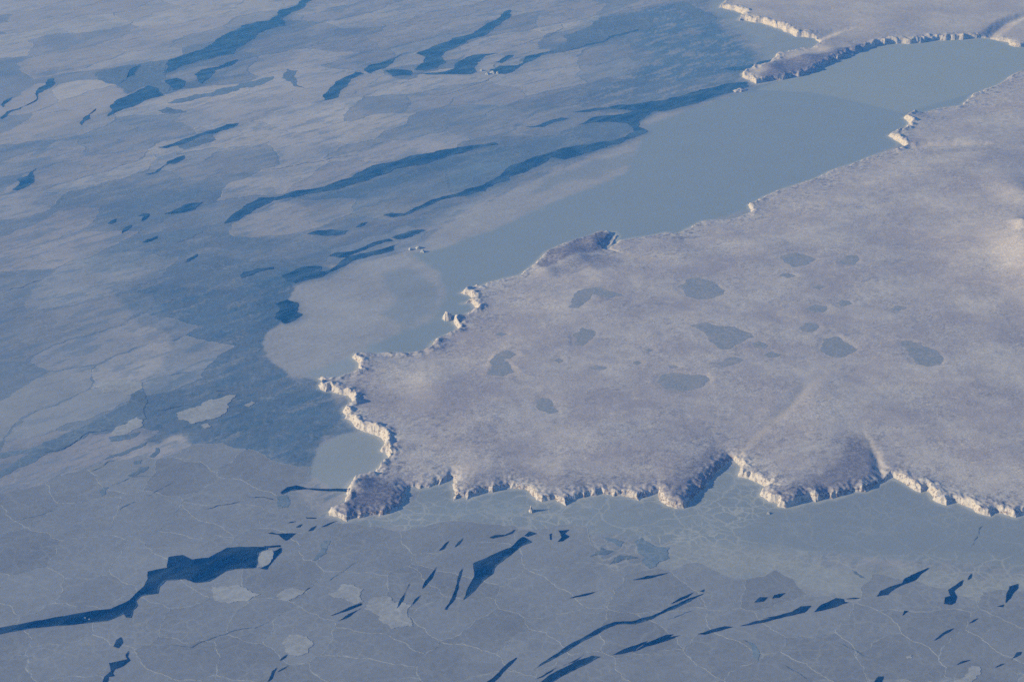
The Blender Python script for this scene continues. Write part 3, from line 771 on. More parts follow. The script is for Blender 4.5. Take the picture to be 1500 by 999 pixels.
LEADS = [
 # upper left, hazy
 ('n','broad blue lead bending to the top edge at upper left',[(238,108),(246,89),(268,81),(311,65),(354,38),(378,32),(394,31),(408,16),(435,8),(443,0),(452,-8),(462,-8),(446,11),(421,22),(417,38),(400,41),(378,49),(359,65),(341,80),(319,82),(292,89),(259,101)]),
 ('n','hooked blue lead under the pale upper-left floe',Z(0,0,[(580,635),(595,575),(690,520),(800,465),(860,480),(890,520),(800,540),(720,580),(640,605)])),
 ('n','small blue claw-shaped lead inside the mottled patch',Z(0,0,[(640,455),(700,390),(760,350),(745,380),(735,410),(690,420)])),
 ('n','small blue triangle right of the claw-shaped lead',Z(0,0,[(890,440),(960,425),(1000,440),(985,480),(930,490)])),
 ('n','blue wedge lead below the broad bent lead',Z(0,0,[(1050,405),(1090,380),(1180,365),(1285,325),(1230,365),(1160,385),(1130,430),(1095,455),(1070,430)])),
 ('n','winding crack with a wide top near the left edge',Z(0,0,[(0,645),(40,605),(100,590),(190,545),(195,500),(250,460),(262,430),(285,425),(295,450),(240,490),(205,510),(200,545),(110,592),(50,612),(5,648)])),
 ('n','short curved crack at the left edge near the top',Z(0,0,[(12,585),(15,555),(65,528),(40,555),(20,580)])),
 ('n','tiny forked lead left of the hooked lead',Z(0,0,[(430,670),(465,630),(520,590),(485,620),(490,645),(455,660),(440,682)])),
 ('n','slanting feathery lead in the left drift ice',Z(0,0,[(850,800),(950,775),(1050,740),(1170,700),(1230,675),(1300,670),(1200,710),(1080,740),(960,790),(900,805)])),
 ('n','S-shaped short lead below the feathery lead',Z(0,0,[(785,945),(840,935),(880,905),(910,875),(1000,845),(1000,860),(940,890),(905,890),(860,930),(810,950)])),
 ('n','dark pointed lead at the left edge of the drift ice',Z(0,250,[(65,105),(105,60),(90,50),(150,30),(195,-10),(185,40),(185,65),(130,95),(90,110)])),
 ('n','small dart-shaped lead at centre left',Z(0,250,[(890,235),(950,210),(1000,185),(1095,172),(1060,210),(1000,228),(930,235)])),
 ('n','tiny lead below the dart-shaped lead',Z(0,250,[(580,290),(600,275),(635,262),(625,280),(600,290)])),
 ('n','tiny slit left of the dart-shaped lead',Z(0,250,[(745,250),(775,235),(805,233),(790,265),(765,275),(780,250)])),
 ('n','tiny tilted lead left of the rounded dark patch',Z(0,250,[(655,345),(665,320),(710,295),(690,325)])),
 # top centre
 ('n','narrow lead left of the top-centre leads',Z(370,0,[(380,520),(430,470),(500,420),(560,390),(605,400),(530,430),(470,500),(460,530),(390,548)])),
 ('n','middle link in the chain of top-centre leads',Z(370,0,[(605,385),(630,355),(700,340),(760,320),(815,295),(760,345),(720,370),(640,400)])),
 ('n','small flat lead under the chain of top-centre leads',Z(370,0,[(715,385),(760,378),(860,385),(855,410),(760,415)])),
 ('n','longest slanting lead of the top centre',Z(370,0,[(875,380),(930,340),(935,310),(885,290),(960,265),(1030,235),(1100,205),(1200,180),(1230,155),(1320,110),(1390,55),(1405,60),(1360,115),(1280,180),(1180,215),(1100,260),(1030,300),(1045,340),(1000,370),(940,385)])),
 ('n','fin-shaped lead beside the tiny icebergs',Z(370,0,[(870,400),(1000,395),(1090,375),(1110,340),(1200,300),(1335,290),(1260,305),(1215,340),(1215,390),(1180,405),(1080,405),(940,405)])),
 ('n','tiny lead above the icebergs',Z(370,0,[(1320,340),(1370,305),(1415,300),(1350,345)])),
 ('n','flat dark lead right of the icebergs',[(717,103),(732,97),(759,96),(770,84),(800,77),(815,75),(790,84),(760,99),(753,104),(740,109),(725,107)]),
 ('n','dark edge streak along the pale central floe',Z(740,0,[(330,278),(440,240),(530,225),(560,200),(640,182),(720,160),(715,170),(640,192),(560,212),(530,232),(440,248)])),
 # shore lead of the strait
 ('n','dark tapering lead pointing at the far spit',Z(740,0,[(1180,375),(1290,360),(1380,335),(1455,322),(1430,345),(1340,370),(1240,385)])),
 ('n','long branched shore lead along the strait ice',Z(740,0,[(360,610),(480,590),(620,570),(760,555),(860,545),(960,520),(1100,480),(1200,455),(1310,445),(1320,470),(1180,510),(1080,545),(950,580),(870,600),(800,605),(750,640),(720,660),(720,690),(770,710),(700,745),(640,770),(560,790),(480,820),(380,850),(320,865),(250,855),(200,890),(130,920),(0,965),(0,920),(100,880),(190,845),(280,815),(400,790),(520,770),(650,745),(700,715),(660,670),(560,660),(470,665),(390,680),(460,645),(530,630),(640,620),(720,600),(560,590),(420,610)])),
 ('n','dashed dark streak left of the branched shore lead',Z(740,0,[(110,690),(180,680),(240,655),(300,640),(340,645),(260,665),(200,690)])),
 ('n','long slim lead left of the strait ice',Z(370,250,[(705,245),(750,230),(820,235),(900,195),(1010,150),(1120,120),(1230,85),(1320,40),(1370,0),(1395,25),(1390,50),(1270,95),(1260,110),(1150,140),(1040,155),(920,205),(850,235),(760,255)])),
 ('n','very long curved lead across the middle of the drift ice',[(328,328),(340,315),(362,299),(378,290),(411,288),(427,281),(451,278),(475,274),(489,268),(521,255),(559,240),(600,229),(635,224),(675,216),(724,209),(729,212),(702,216),(680,224),(650,232),(600,244),(560,256),(510,272),(470,281),(420,290),(400,294),(375,306),(350,322)]),
 ('n','flat lead below the very long curved lead',Z(370,250,[(295,345),(350,325),(430,320),(520,325),(500,345),(400,355)])),
 ('n','tiny lead right of the flat lead',Z(370,250,[(560,310),(590,285),(625,280),(600,300)])),
 ('n','broken lead of the chain near the fast-ice edge',Z(370,250,[(415,465),(450,445),(530,440),(620,405),(690,380),(740,370),(760,380),(700,395),(640,415),(580,440),(520,465),(470,475)])),
 ('n','upper lead of the chain near the fast-ice edge',Z(370,250,[(750,365),(850,330),(920,320),(935,325),(860,360),(790,375)])),
 ('n','dark ragged lead hugging the pale fast-ice edge',Z(370,250,[(330,585),(420,540),(480,490),(580,450),(770,405),(760,435),(650,460),(540,490),(450,540),(380,575)])),
 ('n','dark patch at the mouth of the young ice',Z(370,250,[(160,570),(230,540),(290,520),(370,520),(360,545),(420,545),(380,570),(300,590),(230,610),(190,600)])),
 ('n','ragged dark bite in the pale fast ice',Z(370,250,[(185,700),(240,715),(235,765),(270,780),(170,830),(120,800),(150,750),(120,720)])),
 ('n','thin bent lead beside the young ice',Z(0,250,[(1300,570),(1320,550),(1400,530),(1480,522),(1480,535),(1400,548),(1330,575),(1305,585)])),
 ('n','small slit in the drift ice left of the young ice',Z(0,250,[(1000,500),(1015,480),(1070,452),(1055,475)])),
 ('n','thin slit above the young ice',Z(0,250,[(770,390),(830,365),(855,352),(850,370),(790,392)])),
 # west of the headland
 ('w','thin bent lead running out from the hooked headland',Z(370,500,[(150,820),(185,790),(240,780),(290,795),(400,800),(520,800),(520,818),(400,812),(280,802),(200,810),(160,830)])),
 ('w','large dark widening lead at lower left',Z(0,729,[(-120,760),(-120,722),(0,705),(70,690),(200,665),(400,630),(600,602),(660,575),(700,555),(740,515),(780,480),(800,440),(800,400),(850,388),(905,380),(915,320),(990,310),(1040,335),(1130,325),(1230,270),(1300,265),(1385,265),(1450,268),(1448,282),(1400,300),(1385,380),(1280,385),(1220,400),(1130,455),(1050,460),(1000,440),(900,448),(865,480),(855,520),(770,530),(735,560),(745,585),(720,610),(710,650),(685,650),(670,630),(580,668),(400,688),(200,705),(100,720),(0,740)])),
 ('w','thin dark line from the large lead to the small triangle',Z(370,729,[(60,262),(150,257),(148,267),(70,271)])),
 ('w','curved dark gap right of the loose floe block',Z(370,729,[(115,290),(155,270),(155,295),(130,320),(105,350),(75,390),(40,385),(90,360),(110,330)])),
 ('w','small dark hole below the large lead',Z(0,729,[(615,805),(630,770),(655,755),(665,785),(640,815)])),
 ('w','branching dark crack at the bottom edge on the left',Z(0,729,[(555,1015),(565,970),(600,940),(590,895),(640,885),(690,875),(680,850),(697,828),(690,860),(705,882),(660,915),(620,930),(610,950),(620,965),(585,970),(580,1015)])),
 ('w','black arrowhead lead in the middle of the southern pack',[(678,879),(685,861),(694,845),(693,825),(716,815),(748,802),(766,786),(779,794),(760,802),(740,818),(727,828),(722,840),(708,850),(695,865)]),
 ('w','thin blade-shaped lead left of the black arrowhead',Z(370,729,[(1040,605),(1080,540),(1110,440),(1140,372),(1115,480),(1095,550),(1050,608)])),
 ('w','slim blade lead, second left of the black arrowhead',Z(370,729,[(918,495),(930,460),(970,410),(1000,370),(970,440)])),
 ('w','hair-thin blade, third left of the black arrowhead',Z(370,729,[(780,600),(800,550),(850,460),(822,530),(792,590)])),
 ('w','short curved slit among the blades',Z(370,729,[(860,585),(880,550),(915,525),(890,555)])),
 ('w','thin straight slit above the rubble floe',Z(370,729,[(420,640),(500,605),(590,570),(590,581),(500,617)])),
 ('w','thinner straight slit below the other one',Z(370,729,[(455,672),(520,630),(590,597),(530,640)])),
 ('w','small black triangle below the headland',Z(370,729,[(80,194),(105,188),(130,196),(180,193),(235,193),(180,233),(140,202)])),
 ('w','small dash above the black triangle',Z(370,729,[(288,106),(345,109),(340,114),(290,112)])),
 ('w','short dash right of the black triangle',Z(370,729,[(300,182),(320,162),(345,153),(325,178)])),
 ('w','thin dash pointing at the headland tip',Z(370,729,[(370,160),(410,140),(465,123),(400,154)])),
 ('w','tiny dash left above the black triangle',Z(370,729,[(185,138),(210,130),(237,128),(210,136)])),
 ('w','tiny lozenge above the black triangle',Z(370,729,[(235,162),(250,150),(270,143),(255,160)])),
 ('w','small leaf-shaped lead above the blades',Z(370,729,[(1090,275),(1110,245),(1142,216),(1122,250)])),
 ('w','thin crooked lead left of the leaf-shaped lead',Z(370,729,[(1008,288),(1055,240),(1066,233),(1035,278)])),
 ('w','long thin lead below the shore fast ice',Z(370,729,[(1282,217),(1310,204),(1370,200),(1422,172),(1410,192),(1350,211),(1300,221)])),
 ('w','short thick slit at the bottom of the southern pack',Z(370,729,[(145,885),(165,862),(187,847),(180,862)])),
 ('w','thin slit beside the short thick slit',Z(370,729,[(128,948),(160,925),(197,908),(165,930)])),
 ('w','crooked slit at the bottom edge',Z(370,729,[(80,1000),(100,960),(105,940),(132,918),(115,950),(100,985)])),
 ('w','slender diagonal lead at the bottom middle',Z(370,729,[(1250,1010),(1320,958),(1370,908),(1432,863),(1380,922),(1340,968),(1290,1010)])),
 # right of centre
 ('w','long bent crack in the southern pack',Z(740,729,[(150,935),(240,868),(330,806),(450,741),(595,672),(690,669),(800,637),(880,597),(980,552),(1077,518),(1000,562),(880,614),(800,655),(700,685),(600,687),(460,758),(340,829),(240,884)])),
 ('w','thin slit above the long bent crack',Z(740,729,[(893,577),(960,537),(1022,512),(980,543)])),
 ('w','tiny hole at the upper end of the long bent crack',Z(740,729,[(1053,507),(1080,495),(1072,512)])),
 ('w','dark tapering crack at the bottom edge',Z(740,729,[(170,1015),(300,928),(400,878),(470,855),(517,861),(440,902),(340,948),(220,1015)])),
 ('w','leaf-shaped crack, second along the diagonal line',Z(740,729,[(580,852),(660,813),(772,776),(700,827),(640,844)])),
 ('w','two-pointed crack, third along the diagonal line',Z(740,729,[(688,836),(760,788),(870,743),(912,741),(872,761),(952,744),(850,782),(760,807)])),
 ('w','thin crack, fourth along the diagonal line',Z(740,729,[(1043,739),(1120,713),(1190,696),(1237,699),(1150,724),(1080,742)])),
 ('w','long crack with a thick head, fifth along the diagonal line',[(1083,917),(1105,910),(1140,903),(1116,906),(1138,902),(1160,896),(1173,888),(1188,887),(1178,897),(1165,900),(1140,906),(1116,912),(1100,915)]),
 ('w','thin slit above the plates near the ragged patch',Z(740,729,[(688,446),(770,423),(887,406),(800,433)])),
 ('w','hair-thin slit left of the plates near the ragged patch',Z(740,729,[(345,546),(420,523),(507,503),(430,532)])),
 ('w','hair-thin slit beside the tapering bottom crack',Z(740,729,[(158,986),(280,917),(200,972)])),
 ('w','hair-thin slit above the tapering bottom crack',Z(740,729,[(308,911),(427,848),(360,893)])),
 ('w','hourglass-shaped hole at the edge of the shore ice',Z(740,729,[(288,178),(347,174),(322,195),(347,210),(310,236),(283,239),(305,215),(298,195)])),
 ('w','tiny upright hole left of the hourglass-shaped hole',Z(740,729,[(238,200),(252,193),(250,230),(243,228)])),
 ('w','small cap-shaped lead above the black arrowhead',Z(740,729,[(103,207),(130,183),(172,194),(120,212)])),
 ('w','small ragged lead in the fast-ice rubble',Z(740,729,[(1348,567),(1380,538),(1422,539),(1400,562)])),
 ('w','bulging dark lead on the diagonal line at right',Z(1100,729,[(340,620),(380,580),(460,543),(500,548),(505,563),(527,567),(460,592),(400,607)])),
 ('w','ragged slanting lead in the right pack ice',Z(1100,729,[(680,535),(700,505),(760,480),(820,462),(830,440),(860,425),(900,405),(965,379),(920,412),(890,447),(840,465),(780,492),(740,527)])),
 ('w','crooked forked lead near the right edge',Z(1100,729,[(1045,575),(1050,540),(1080,530),(1068,500),(1120,465),(1150,445),(1140,475),(1100,505),(1115,535),(1105,570),(1085,580)])),
 ('w','tiny sliver above the crooked forked lead',Z(1100,729,[(1173,447),(1195,410),(1191,436)])),
 ('w','tooth-shaped lead at the right edge',Z(1100,729,[(1380,572),(1385,520),(1400,480),(1447,466),(1446,490),(1410,537)])),
 ('w','tiny dash under the tooth-shaped lead',Z(1100,729,[(1333,589),(1370,578),(1362,593)])),
 ('w','small ragged lead left of the bulging lead',Z(1100,729,[(113,546),(125,528),(187,516),(150,542)])),
 ('w','tiny dash right of the bulging lead',Z(1100,729,[(513,549),(560,541),(597,543),(560,549)])),
 ('w','small hooked lead near the bottom right',Z(1100,729,[(1408,877),(1440,838),(1467,834),(1460,851)])),
 ('w','thin slit left of the small hooked lead',Z(1100,729,[(1323,921),(1350,903),(1377,898),(1350,912)])),
 ('w','thin curved slit beside the bottom right rubble',Z(1100,729,[(1113,907),(1150,884),(1192,878),(1150,893)])),
 ('w','small dark hole at the bottom edge on the right',Z(1100,729,[(660,1012),(690,968),(717,967),(700,1012)])),
 ('w','thin crooked slit right of centre in the plates',Z(1100,729,[(988,777),(1040,732),(1102,706),(1050,738)])),
 ('w','short slit up right of the crooked slit',Z(1100,729,[(1178,681),(1205,662),(1233,653),(1205,673)])),
 ('w','tiny crack left of the ragged slanting lead',Z(1100,729,[(818,640),(832,612),(852,614),(835,625)])),
]
for kd, lb, p in LEADS:
    if kd == 'n':
        region([(q_[0] + 7, q_[1] + 3.5) for q_ in p], 130, YOUNG, 0.5, warp=0.8)
        region([(q_[0] + 2, q_[1] + 1.5) for q_ in p], 45, DARK * 1.25, 0.6, warp=0.6)
m_ = (cls == 1) * sstep(0.08, 0.22, n3)
blend(m_ * 0.5, DARK * 1.1, 1.9)
blend((cls == 1) * sstep(0.18, 0.24, fbm(x / 90, y / 150, 4, 66, 0.65)) * 0.32, MED * 1.1)
blend((cls == 1) * sstep(0.16, 0.22, fbm(x / 70, y / 120, 4, 67, 0.65)) * 0.5, DARK)
blend((cls == 1) * sstep(0.12, 0.26, -n3) * 0.15, MED)
neta = neta * 1.0
ld = np.maximum(sdf(x, y, C_MAIN), sdf(x, y, C_FAR))
# hummocky crest where the ice meets the shore
alb = alb * (1 - 0.6 * (sstep(-70, -10, ld) * (ld < 60))[:, None]) + np.array((0.52, 0.58, 0.64)) * 0.6 * (sstep(-70, -10, ld) * (ld < 60))[:, None]
z = 0.35 * fbm(x / 60, y / 60, 3, 80) * np.minimum(texa, 1)
q = cells(nu, nv)
q = q[ld[q].min(1) < 190]
qc = cls[q[:, 0]]
co = np.stack([x, y, z], 1)
# between the drifting floes the sheet is younger, darker ice
alb_floe = alb.copy()
DRIFT = gp([(-60,-20),(1010,-20),(1050,30),(1090,80),(1070,130),(950,165),(925,190),(700,285),(600,345),(470,395),(420,420),(330,420),(240,420),(170,430),(220,490),(230,540),(200,600),(150,640),(200,690),(-60,700)])
SKINW = gp([(820,60),(880,30),(1000,-20),(1140,60),(1120,110),(960,165),(850,175),(900,120),(960,80),(930,50)])
blend((cls == 0) * sstep(-50, 250, sdf(x, y, DRIFT)) * (1 - sstep(-300, 0, sdf(x, y, SKINW))) * 0.6, YOUNG * 1.1)
at = {'albedo': alb, 'texture': texa, 'net': neta, 'fleck': fleck}
for c, nm, lb in ((0, 'sea_ice', 'drifting pack ice, pale grey and streaked, spread over the open sea'),
                  (1, 'young_sea_ice', 'dark blue-grey young ice filling the gap west of the cliffs'),
                  (2, 'fast_ice', 'smooth blue-grey land-fast ice along the shore and up the strait')):
    tag(link(nm, submesh(nm, co, q[qc == c], at), M['sea_ice'], smooth=True), lb, kind='structure')
# the sea under the ice, out to the horizon
me = bpy.data.meshes.new('sea_water')
S = 150000.0
me.from_pydata([(-S, -60000, -25), (S, -60000, -25), (S, 140000, -25), (-S, 140000, -25)], [], [(0, 1, 2, 3)])
tag(link('sea_water', me, M['water']), 'dark blue sea water under the ice', kind='structure')

# ------------------------------------------------------------------ flat pieces with broken edges
def fractal(pts, rough, minlen=16.0, rng=None, closed=True):
    pts = [np.array(p, float) for p in pts]
    out = []
    n = len(pts)
    def sub(a, b):
        L = math.hypot(*(b - a))
        if L < minlen:
            out.append(a); return
        m = (a + b) / 2
        nrm = np.array((-(b - a)[1], (b - a)[0])) / L
        m = m + nrm * L * rough * rng.uniform(-1, 1)
        sub(a, m); sub(m, b)
    for i in range(n if closed else n - 1):
        sub(pts[i], pts[(i + 1) % n])
    if not closed: out.append(pts[-1])
    return out

def inset(ring, outer, width):
    """offset a ring inwards by outer (gap) and further by width (ridge); points that would fold over are dropped"""
    tg = np.roll(ring, -1, 0) - np.roll(ring, 1, 0)
    tg = tg / (np.hypot(tg[:, 0], tg[:, 1])[:, None] + 1e-9)
    inn = np.stack([-tg[:, 1], tg[:, 0]], 1)
    tot = outer + width
    inner = ring + inn * tot[:, None]
    ok = sdf(inner[:, 0], inner[:, 1], ring) > 0.86 * tot
    r0 = ring + inn * outer[:, None]; cr = ring + inn * (outer + 0.42 * width)[:, None]
    keep, last = [], None
    for k in np.where(ok)[0]:
        if last is None or math.hypot(*(inner[k] - inner[last])) > 4.0:
            keep.append(k); last = k
    keep = np.array(keep, int)
    return r0[keep], cr[keep], inner[keep]
zcount = [0]
def sheet(name, pts_px, mat, zc, rough=0.16, label=None, cat=None, group=None, skirt=1.2, world_pts=None, minlen=16.0, kind=None):
    rng = random.Random(zcount[0] * 13 + 5)
    zcount[0] += 1
    w = gp(pts_px) if world_pts is None else world_pts
    ring = fractal(w, rough, minlen, rng)
    zz = zc + 0.004 * zcount[0]
    n = len(ring)
    vs_ = [(p[0], p[1], zz) for p in ring]
    a = sum(ring[i][0] * ring[(i + 1) % n][1] - ring[(i + 1) % n][0] * ring[i][1] for i in range(n))
    if a < 0: vs_.reverse()
    fs = [tuple(range(n))]
    if skirt:
        vs_ += [(v[0], v[1], zz - skirt) for v in vs_]
        fs += [(i, i + n, (i + 1) % n + n, (i + 1) % n) for i in range(n)]
    me = bpy.data.meshes.new(name)
    me.from_pydata(vs_, [], fs)
    o = link(name, me, mat)
    return tag(o, label, cat, group, kind)

def strip(name, pts_px, width, mat, zc, label=None, cat=None, group=None, rough=0.10, taper=True):
    """a narrow crack: polyline with a varying width in metres"""
    rng = random.Random(zcount[0] * 17 + 3); zcount[0] += 1
    ln = fractal(gp(pts_px), rough, 24.0, rng, closed=False)
    n = len(ln); zz = zc + 0.004 * zcount[0]
    L, Rr = [], []
    for i, p in enumerate(ln):
        t = ln[min(i + 1, n - 1)] - ln[max(i - 1, 0)]
        t = t / (math.hypot(*t) + 1e-9); nr = np.array((-t[1], t[0]))
        k = i / (n - 1)
        w = width * (0.55 + 0.45 * gnoise(i * 0.23, zcount[0], 5) * 2) * (min(1, 5 * min(k, 1 - k)) if taper else 1)
        w = max(w, 0.6) / 2
        L.append((*(p + nr * w), zz)); Rr.append((*(p - nr * w), zz))
    me = bpy.data.meshes.new(name)
    me.from_pydata(L + Rr, [], [(i + n, i + 1 + n, i + 1, i) for i in range(n - 1)])
    return tag(link(name, me, mat), label, cat, group)

# ------------------------------------------------------------------ plates of the southern pack, each a floe with a raised ridge
PLATE_REGION = gp([(-40,705),(150,692),(280,664),(330,684),(450,704),(470,745),(480,790),(700,788),(860,792),(900,850),(1110,865),(1290,858),(1360,880),(1540,868),(1540,1030),(-40,1030)])
rs = np.random.RandomState(11)
seeds = []
sx, sy = 620.0, 700.0
mn, mx = PLATE_REGION.min(0) - 1500, PLATE_REGION.max(0) + 1500
jj = 0
yy = mn[1]
while yy < mx[1]:
    xx = mn[0] + (sx / 2 if jj % 2 else 0)
    while xx < mx[0]:
        seeds.append((xx + rs.uniform(-0.46, 0.46) * sx, yy + rs.uniform(-0.46, 0.46) * sy))
        xx += sx
    yy += sy; jj += 1
seeds = np.array(seeds)
sx_ = sdf(seeds[:, 0], seeds[:, 1], PLATE_REGION)
def vor_cell(i):
    c = seeds[i]
    poly = [c + np.array(v) * 2500.0 for v in ((-1, -1), (1, -1), (1, 1), (-1, 1))]
    dd = np.hypot(*(seeds - c).T)
    for j in np.argsort(dd)[1:26]:
        m = (c + seeds[j]) / 2; nr = seeds[j] - c
        new = []
        for k in range(len(poly)):
            a, b = poly[k], poly[(k + 1) % len(poly)]
            da, db = np.dot(a - m, nr), np.dot(b - m, nr)
            if da <= 0: new.append(a)
            if (da < 0 < db) or (db < 0 < da): new.append(a + (b - a) * (da / (da - db)))
        poly = new
    return poly
def shared_edge(a, b):
    ka = (round(a[0] / 4), round(a[1] / 4)); kb = (round(b[0] / 4), round(b[1] / 4))
    rev = ka > kb
    if rev: a, b = b, a; ka, kb = kb, ka
    rng = random.Random((ka[0] * 73856093) ^ (ka[1] * 19349663) ^ (kb[0] * 83492791) ^ (kb[1] * 49979687))
    e = fractal([a, b], 0.13, 34.0, rng, closed=False)
    return e[::-1] if rev else e
# ------------------------------------------------------------------ young ice patches, frozen over but still dark
ZY = 2.2
YOUNGS = [
 ('mottled frozen patch between the pale floes at upper left', Z(0,0,[(515,400),(600,380),(740,350),(900,335),(900,400),(860,440),(920,490),(890,510),(800,465),(690,510),(620,460)])),
 ('long straight grey refrozen crack at upper left', Z(0,0,[(905,560),(940,545),(1100,510),(1300,455),(1480,415),(1480,430),(1300,480),(1150,525),(1000,555)])),
 ('small grey refrozen lens under the straight crack', Z(0,0,[(855,600),(900,583),(980,595),(1010,605),(940,618),(880,615)])),
 ('crescent-shaped grey refrozen lead between pale floes', Z(370,0,[(165,410),(185,375),(245,385),(225,420),(240,460),(280,480),(215,465),(180,440)])),
 ('mottled grey patch above the forked lead', Z(0,0,[(960,790),(1080,742),(1180,720),(1170,760),(1080,790),(1000,810)])),
 ('rounded dark patch beside the small leads at left', Z(0,250,[(895,345),(960,325),(1050,320),(1100,335),(1040,365),(960,390),(900,385)])),
 ('long grey refrozen band reaching the left edge', Z(0,500,[(-100,790),(-100,720),(0,700),(60,672),(150,615),(200,585),(330,512),(450,462),(560,400),(700,333),(770,250),(800,330),(790,420),(740,452),(690,440),(640,462),(600,490),(480,500),(420,540),(340,590),(250,612),(150,670),(60,715),(0,742)])),
 ('narrow upper arm of the grey refrozen band at left', Z(0,500,[(-100,640),(-100,618),(0,607),(100,592),(190,570),(240,556),(190,600),(100,612),(0,634)])),
 ('small square of dark young ice west of the headland', Z(370,500,[(140,840),(185,830),(200,870),(190,900),(140,905),(132,870)])),
 ('grey refrozen sliver in the southern pack below the headland', Z(370,729,[(330,340),(360,300),(385,235),(415,230),(405,275),(370,320)])),
 ('ragged dark young-ice patch in the southern pack', Z(740,729,[(700,240),(740,215),(800,255),(890,270),(890,330),(830,350),(780,385),(740,350),(760,320),(720,300)])),
 ('small dark wedge left of the ragged young-ice patch', Z(740,729,[(460,320),(520,270),(590,290),(500,310)])),
 ('thin dark curl left of the ragged young-ice patch', Z(740,729,[(560,365),(620,310),(720,325),(640,335)])),
 ('short dark streak above the dark wedge in the southern pack', Z(740,729,[(520,215),(600,225),(645,240),(625,265),(560,235)])),
 ('tapering dark wedge under the long diagonal crack', Z(740,729,[(1290,770),(1335,785),(1375,885),(1340,850)])),
 ('short grey scar on the fast-ice edge at right', Z(1100,729,[(545,390),(570,400),(615,435),(590,432),(560,410)])),
 ('wavy refrozen inlet between pale floes at lower left', Z(0,500,[(590,515),(640,510),(700,505),(760,490),(740,515),(650,540),(600,545)])),
 ('small hooked grey patch at lower left', Z(0,500,[(810,625),(840,600),(845,575),(858,580),(855,610),(830,630)])),
 ('small grey blot at lower left', Z(0,500,[(725,650),(770,640),(760,665),(730,668)])),
 ('stepped grey patch at lower left', Z(0,500,[(690,725),(740,705),(760,680),(805,678),(800,695),(750,720),(715,735)])),
 ('short upright grey patch at lower left', Z(0,500,[(550,840),(555,790),(585,790),(570,830)])),
 ('grey refrozen gap at lower left under the pale tongue', Z(0,500,[(560,640),(650,605),(740,570),(790,545),(790,560),(700,600),(610,630)])),
 ('large streaked dark tongue at the top of the drift ice', Z(740,0,[(80,335),(110,305),(230,280),(300,240),(370,180),(470,120),(520,95),(640,85),(760,70),(800,110),(780,165),(720,165),(640,190),(560,210),(530,230),(440,245),(330,280),(230,295)])),
 ('dark feathered edge against the far fast ice', Z(740,0,[(960,5),(1000,20),(1060,50),(1135,110),(1120,132),(1040,135),(980,120),(1040,95),(960,60),(900,30)])),
]
for lb, p in YOUNGS:
    sheet('young_ice_patch', p, M['young'], ZY, 0.17, lb, 'young ice', 'refrozen dark patches in the ice', 0.6, minlen=11.0)

# ------------------------------------------------------------------ pale snowy floes
PALES = [
 ('large bright jagged floe drifting in the dark young ice', Z(0,500,[(955,390),(1010,370),(1090,350),(1140,315),(1280,290),(1230,340),(1230,380),(1160,420),(1080,435),(1040,448),(975,425)])),
 ('small bright floe just under the large jagged floe', Z(0,500,[(1090,455),(1130,445),(1145,460),(1115,472)])),
 ('small pale floe right of the large jagged floe', Z(0,500,[(1325,345),(1360,325),(1385,335),(1350,355)])),
 ('pale pointed floe at the mouth of the grey band', Z(0,500,[(600,505),(640,460),(700,430),(745,408),(775,430),(750,470),(700,495),(650,510)])),
 ('pale crumbled floe above the grey band', Z(0,500,[(510,240),(560,212),(650,205),(770,225),(760,262),(690,292),(640,270),(560,282)])),
 ('bright kite-shaped floe in the southern pack', Z(370,729,[(410,520),(480,470),(550,470),(600,495),(600,560),(560,575),(500,545)])),
 ('broad bright rubble floe right of the kite-shaped floe', Z(370,729,[(605,600),(630,555),(720,530),(770,570),(860,580),(840,640),(870,695),(760,710),(710,680),(690,640)])),
 ('pale slanting floe left of the kite-shaped floe', Z(370,729,[(130,530),(200,490),(320,485),(240,535),(180,560)])),
 ('pale ragged floe near the bottom edge', Z(370,729,[(160,790),(200,740),(310,770),(300,840),(230,860)])),
 ('bright rubble patch at the bottom right', Z(1100,729,[(1100,990),(1160,970),(1200,910),(1240,915),(1240,960),(1200,1010),(1130,1010)])),
 ('tiny bright floe on the dark plates at lower right', Z(1100,729,[(840,860),(870,850),(875,868),(852,872)])),
 ('loose pale floe block at the end of the wide black lead', Z(0,729,[(1395,330),(1420,290),(1480,285),(1478,330),(1440,370),(1392,380)])),
 ('pale rough floe below the wide black lead', Z(0,729,[(1150,480),(1280,470),(1410,520),(1340,560),(1250,570),(1160,540)])),
]
for lb, p in PALES:
    sheet('snowy_floe', p, M['pale'], 2.9, 0.2, lb, 'ice floe', 'bright snowy floes', 1.4, minlen=11.0)

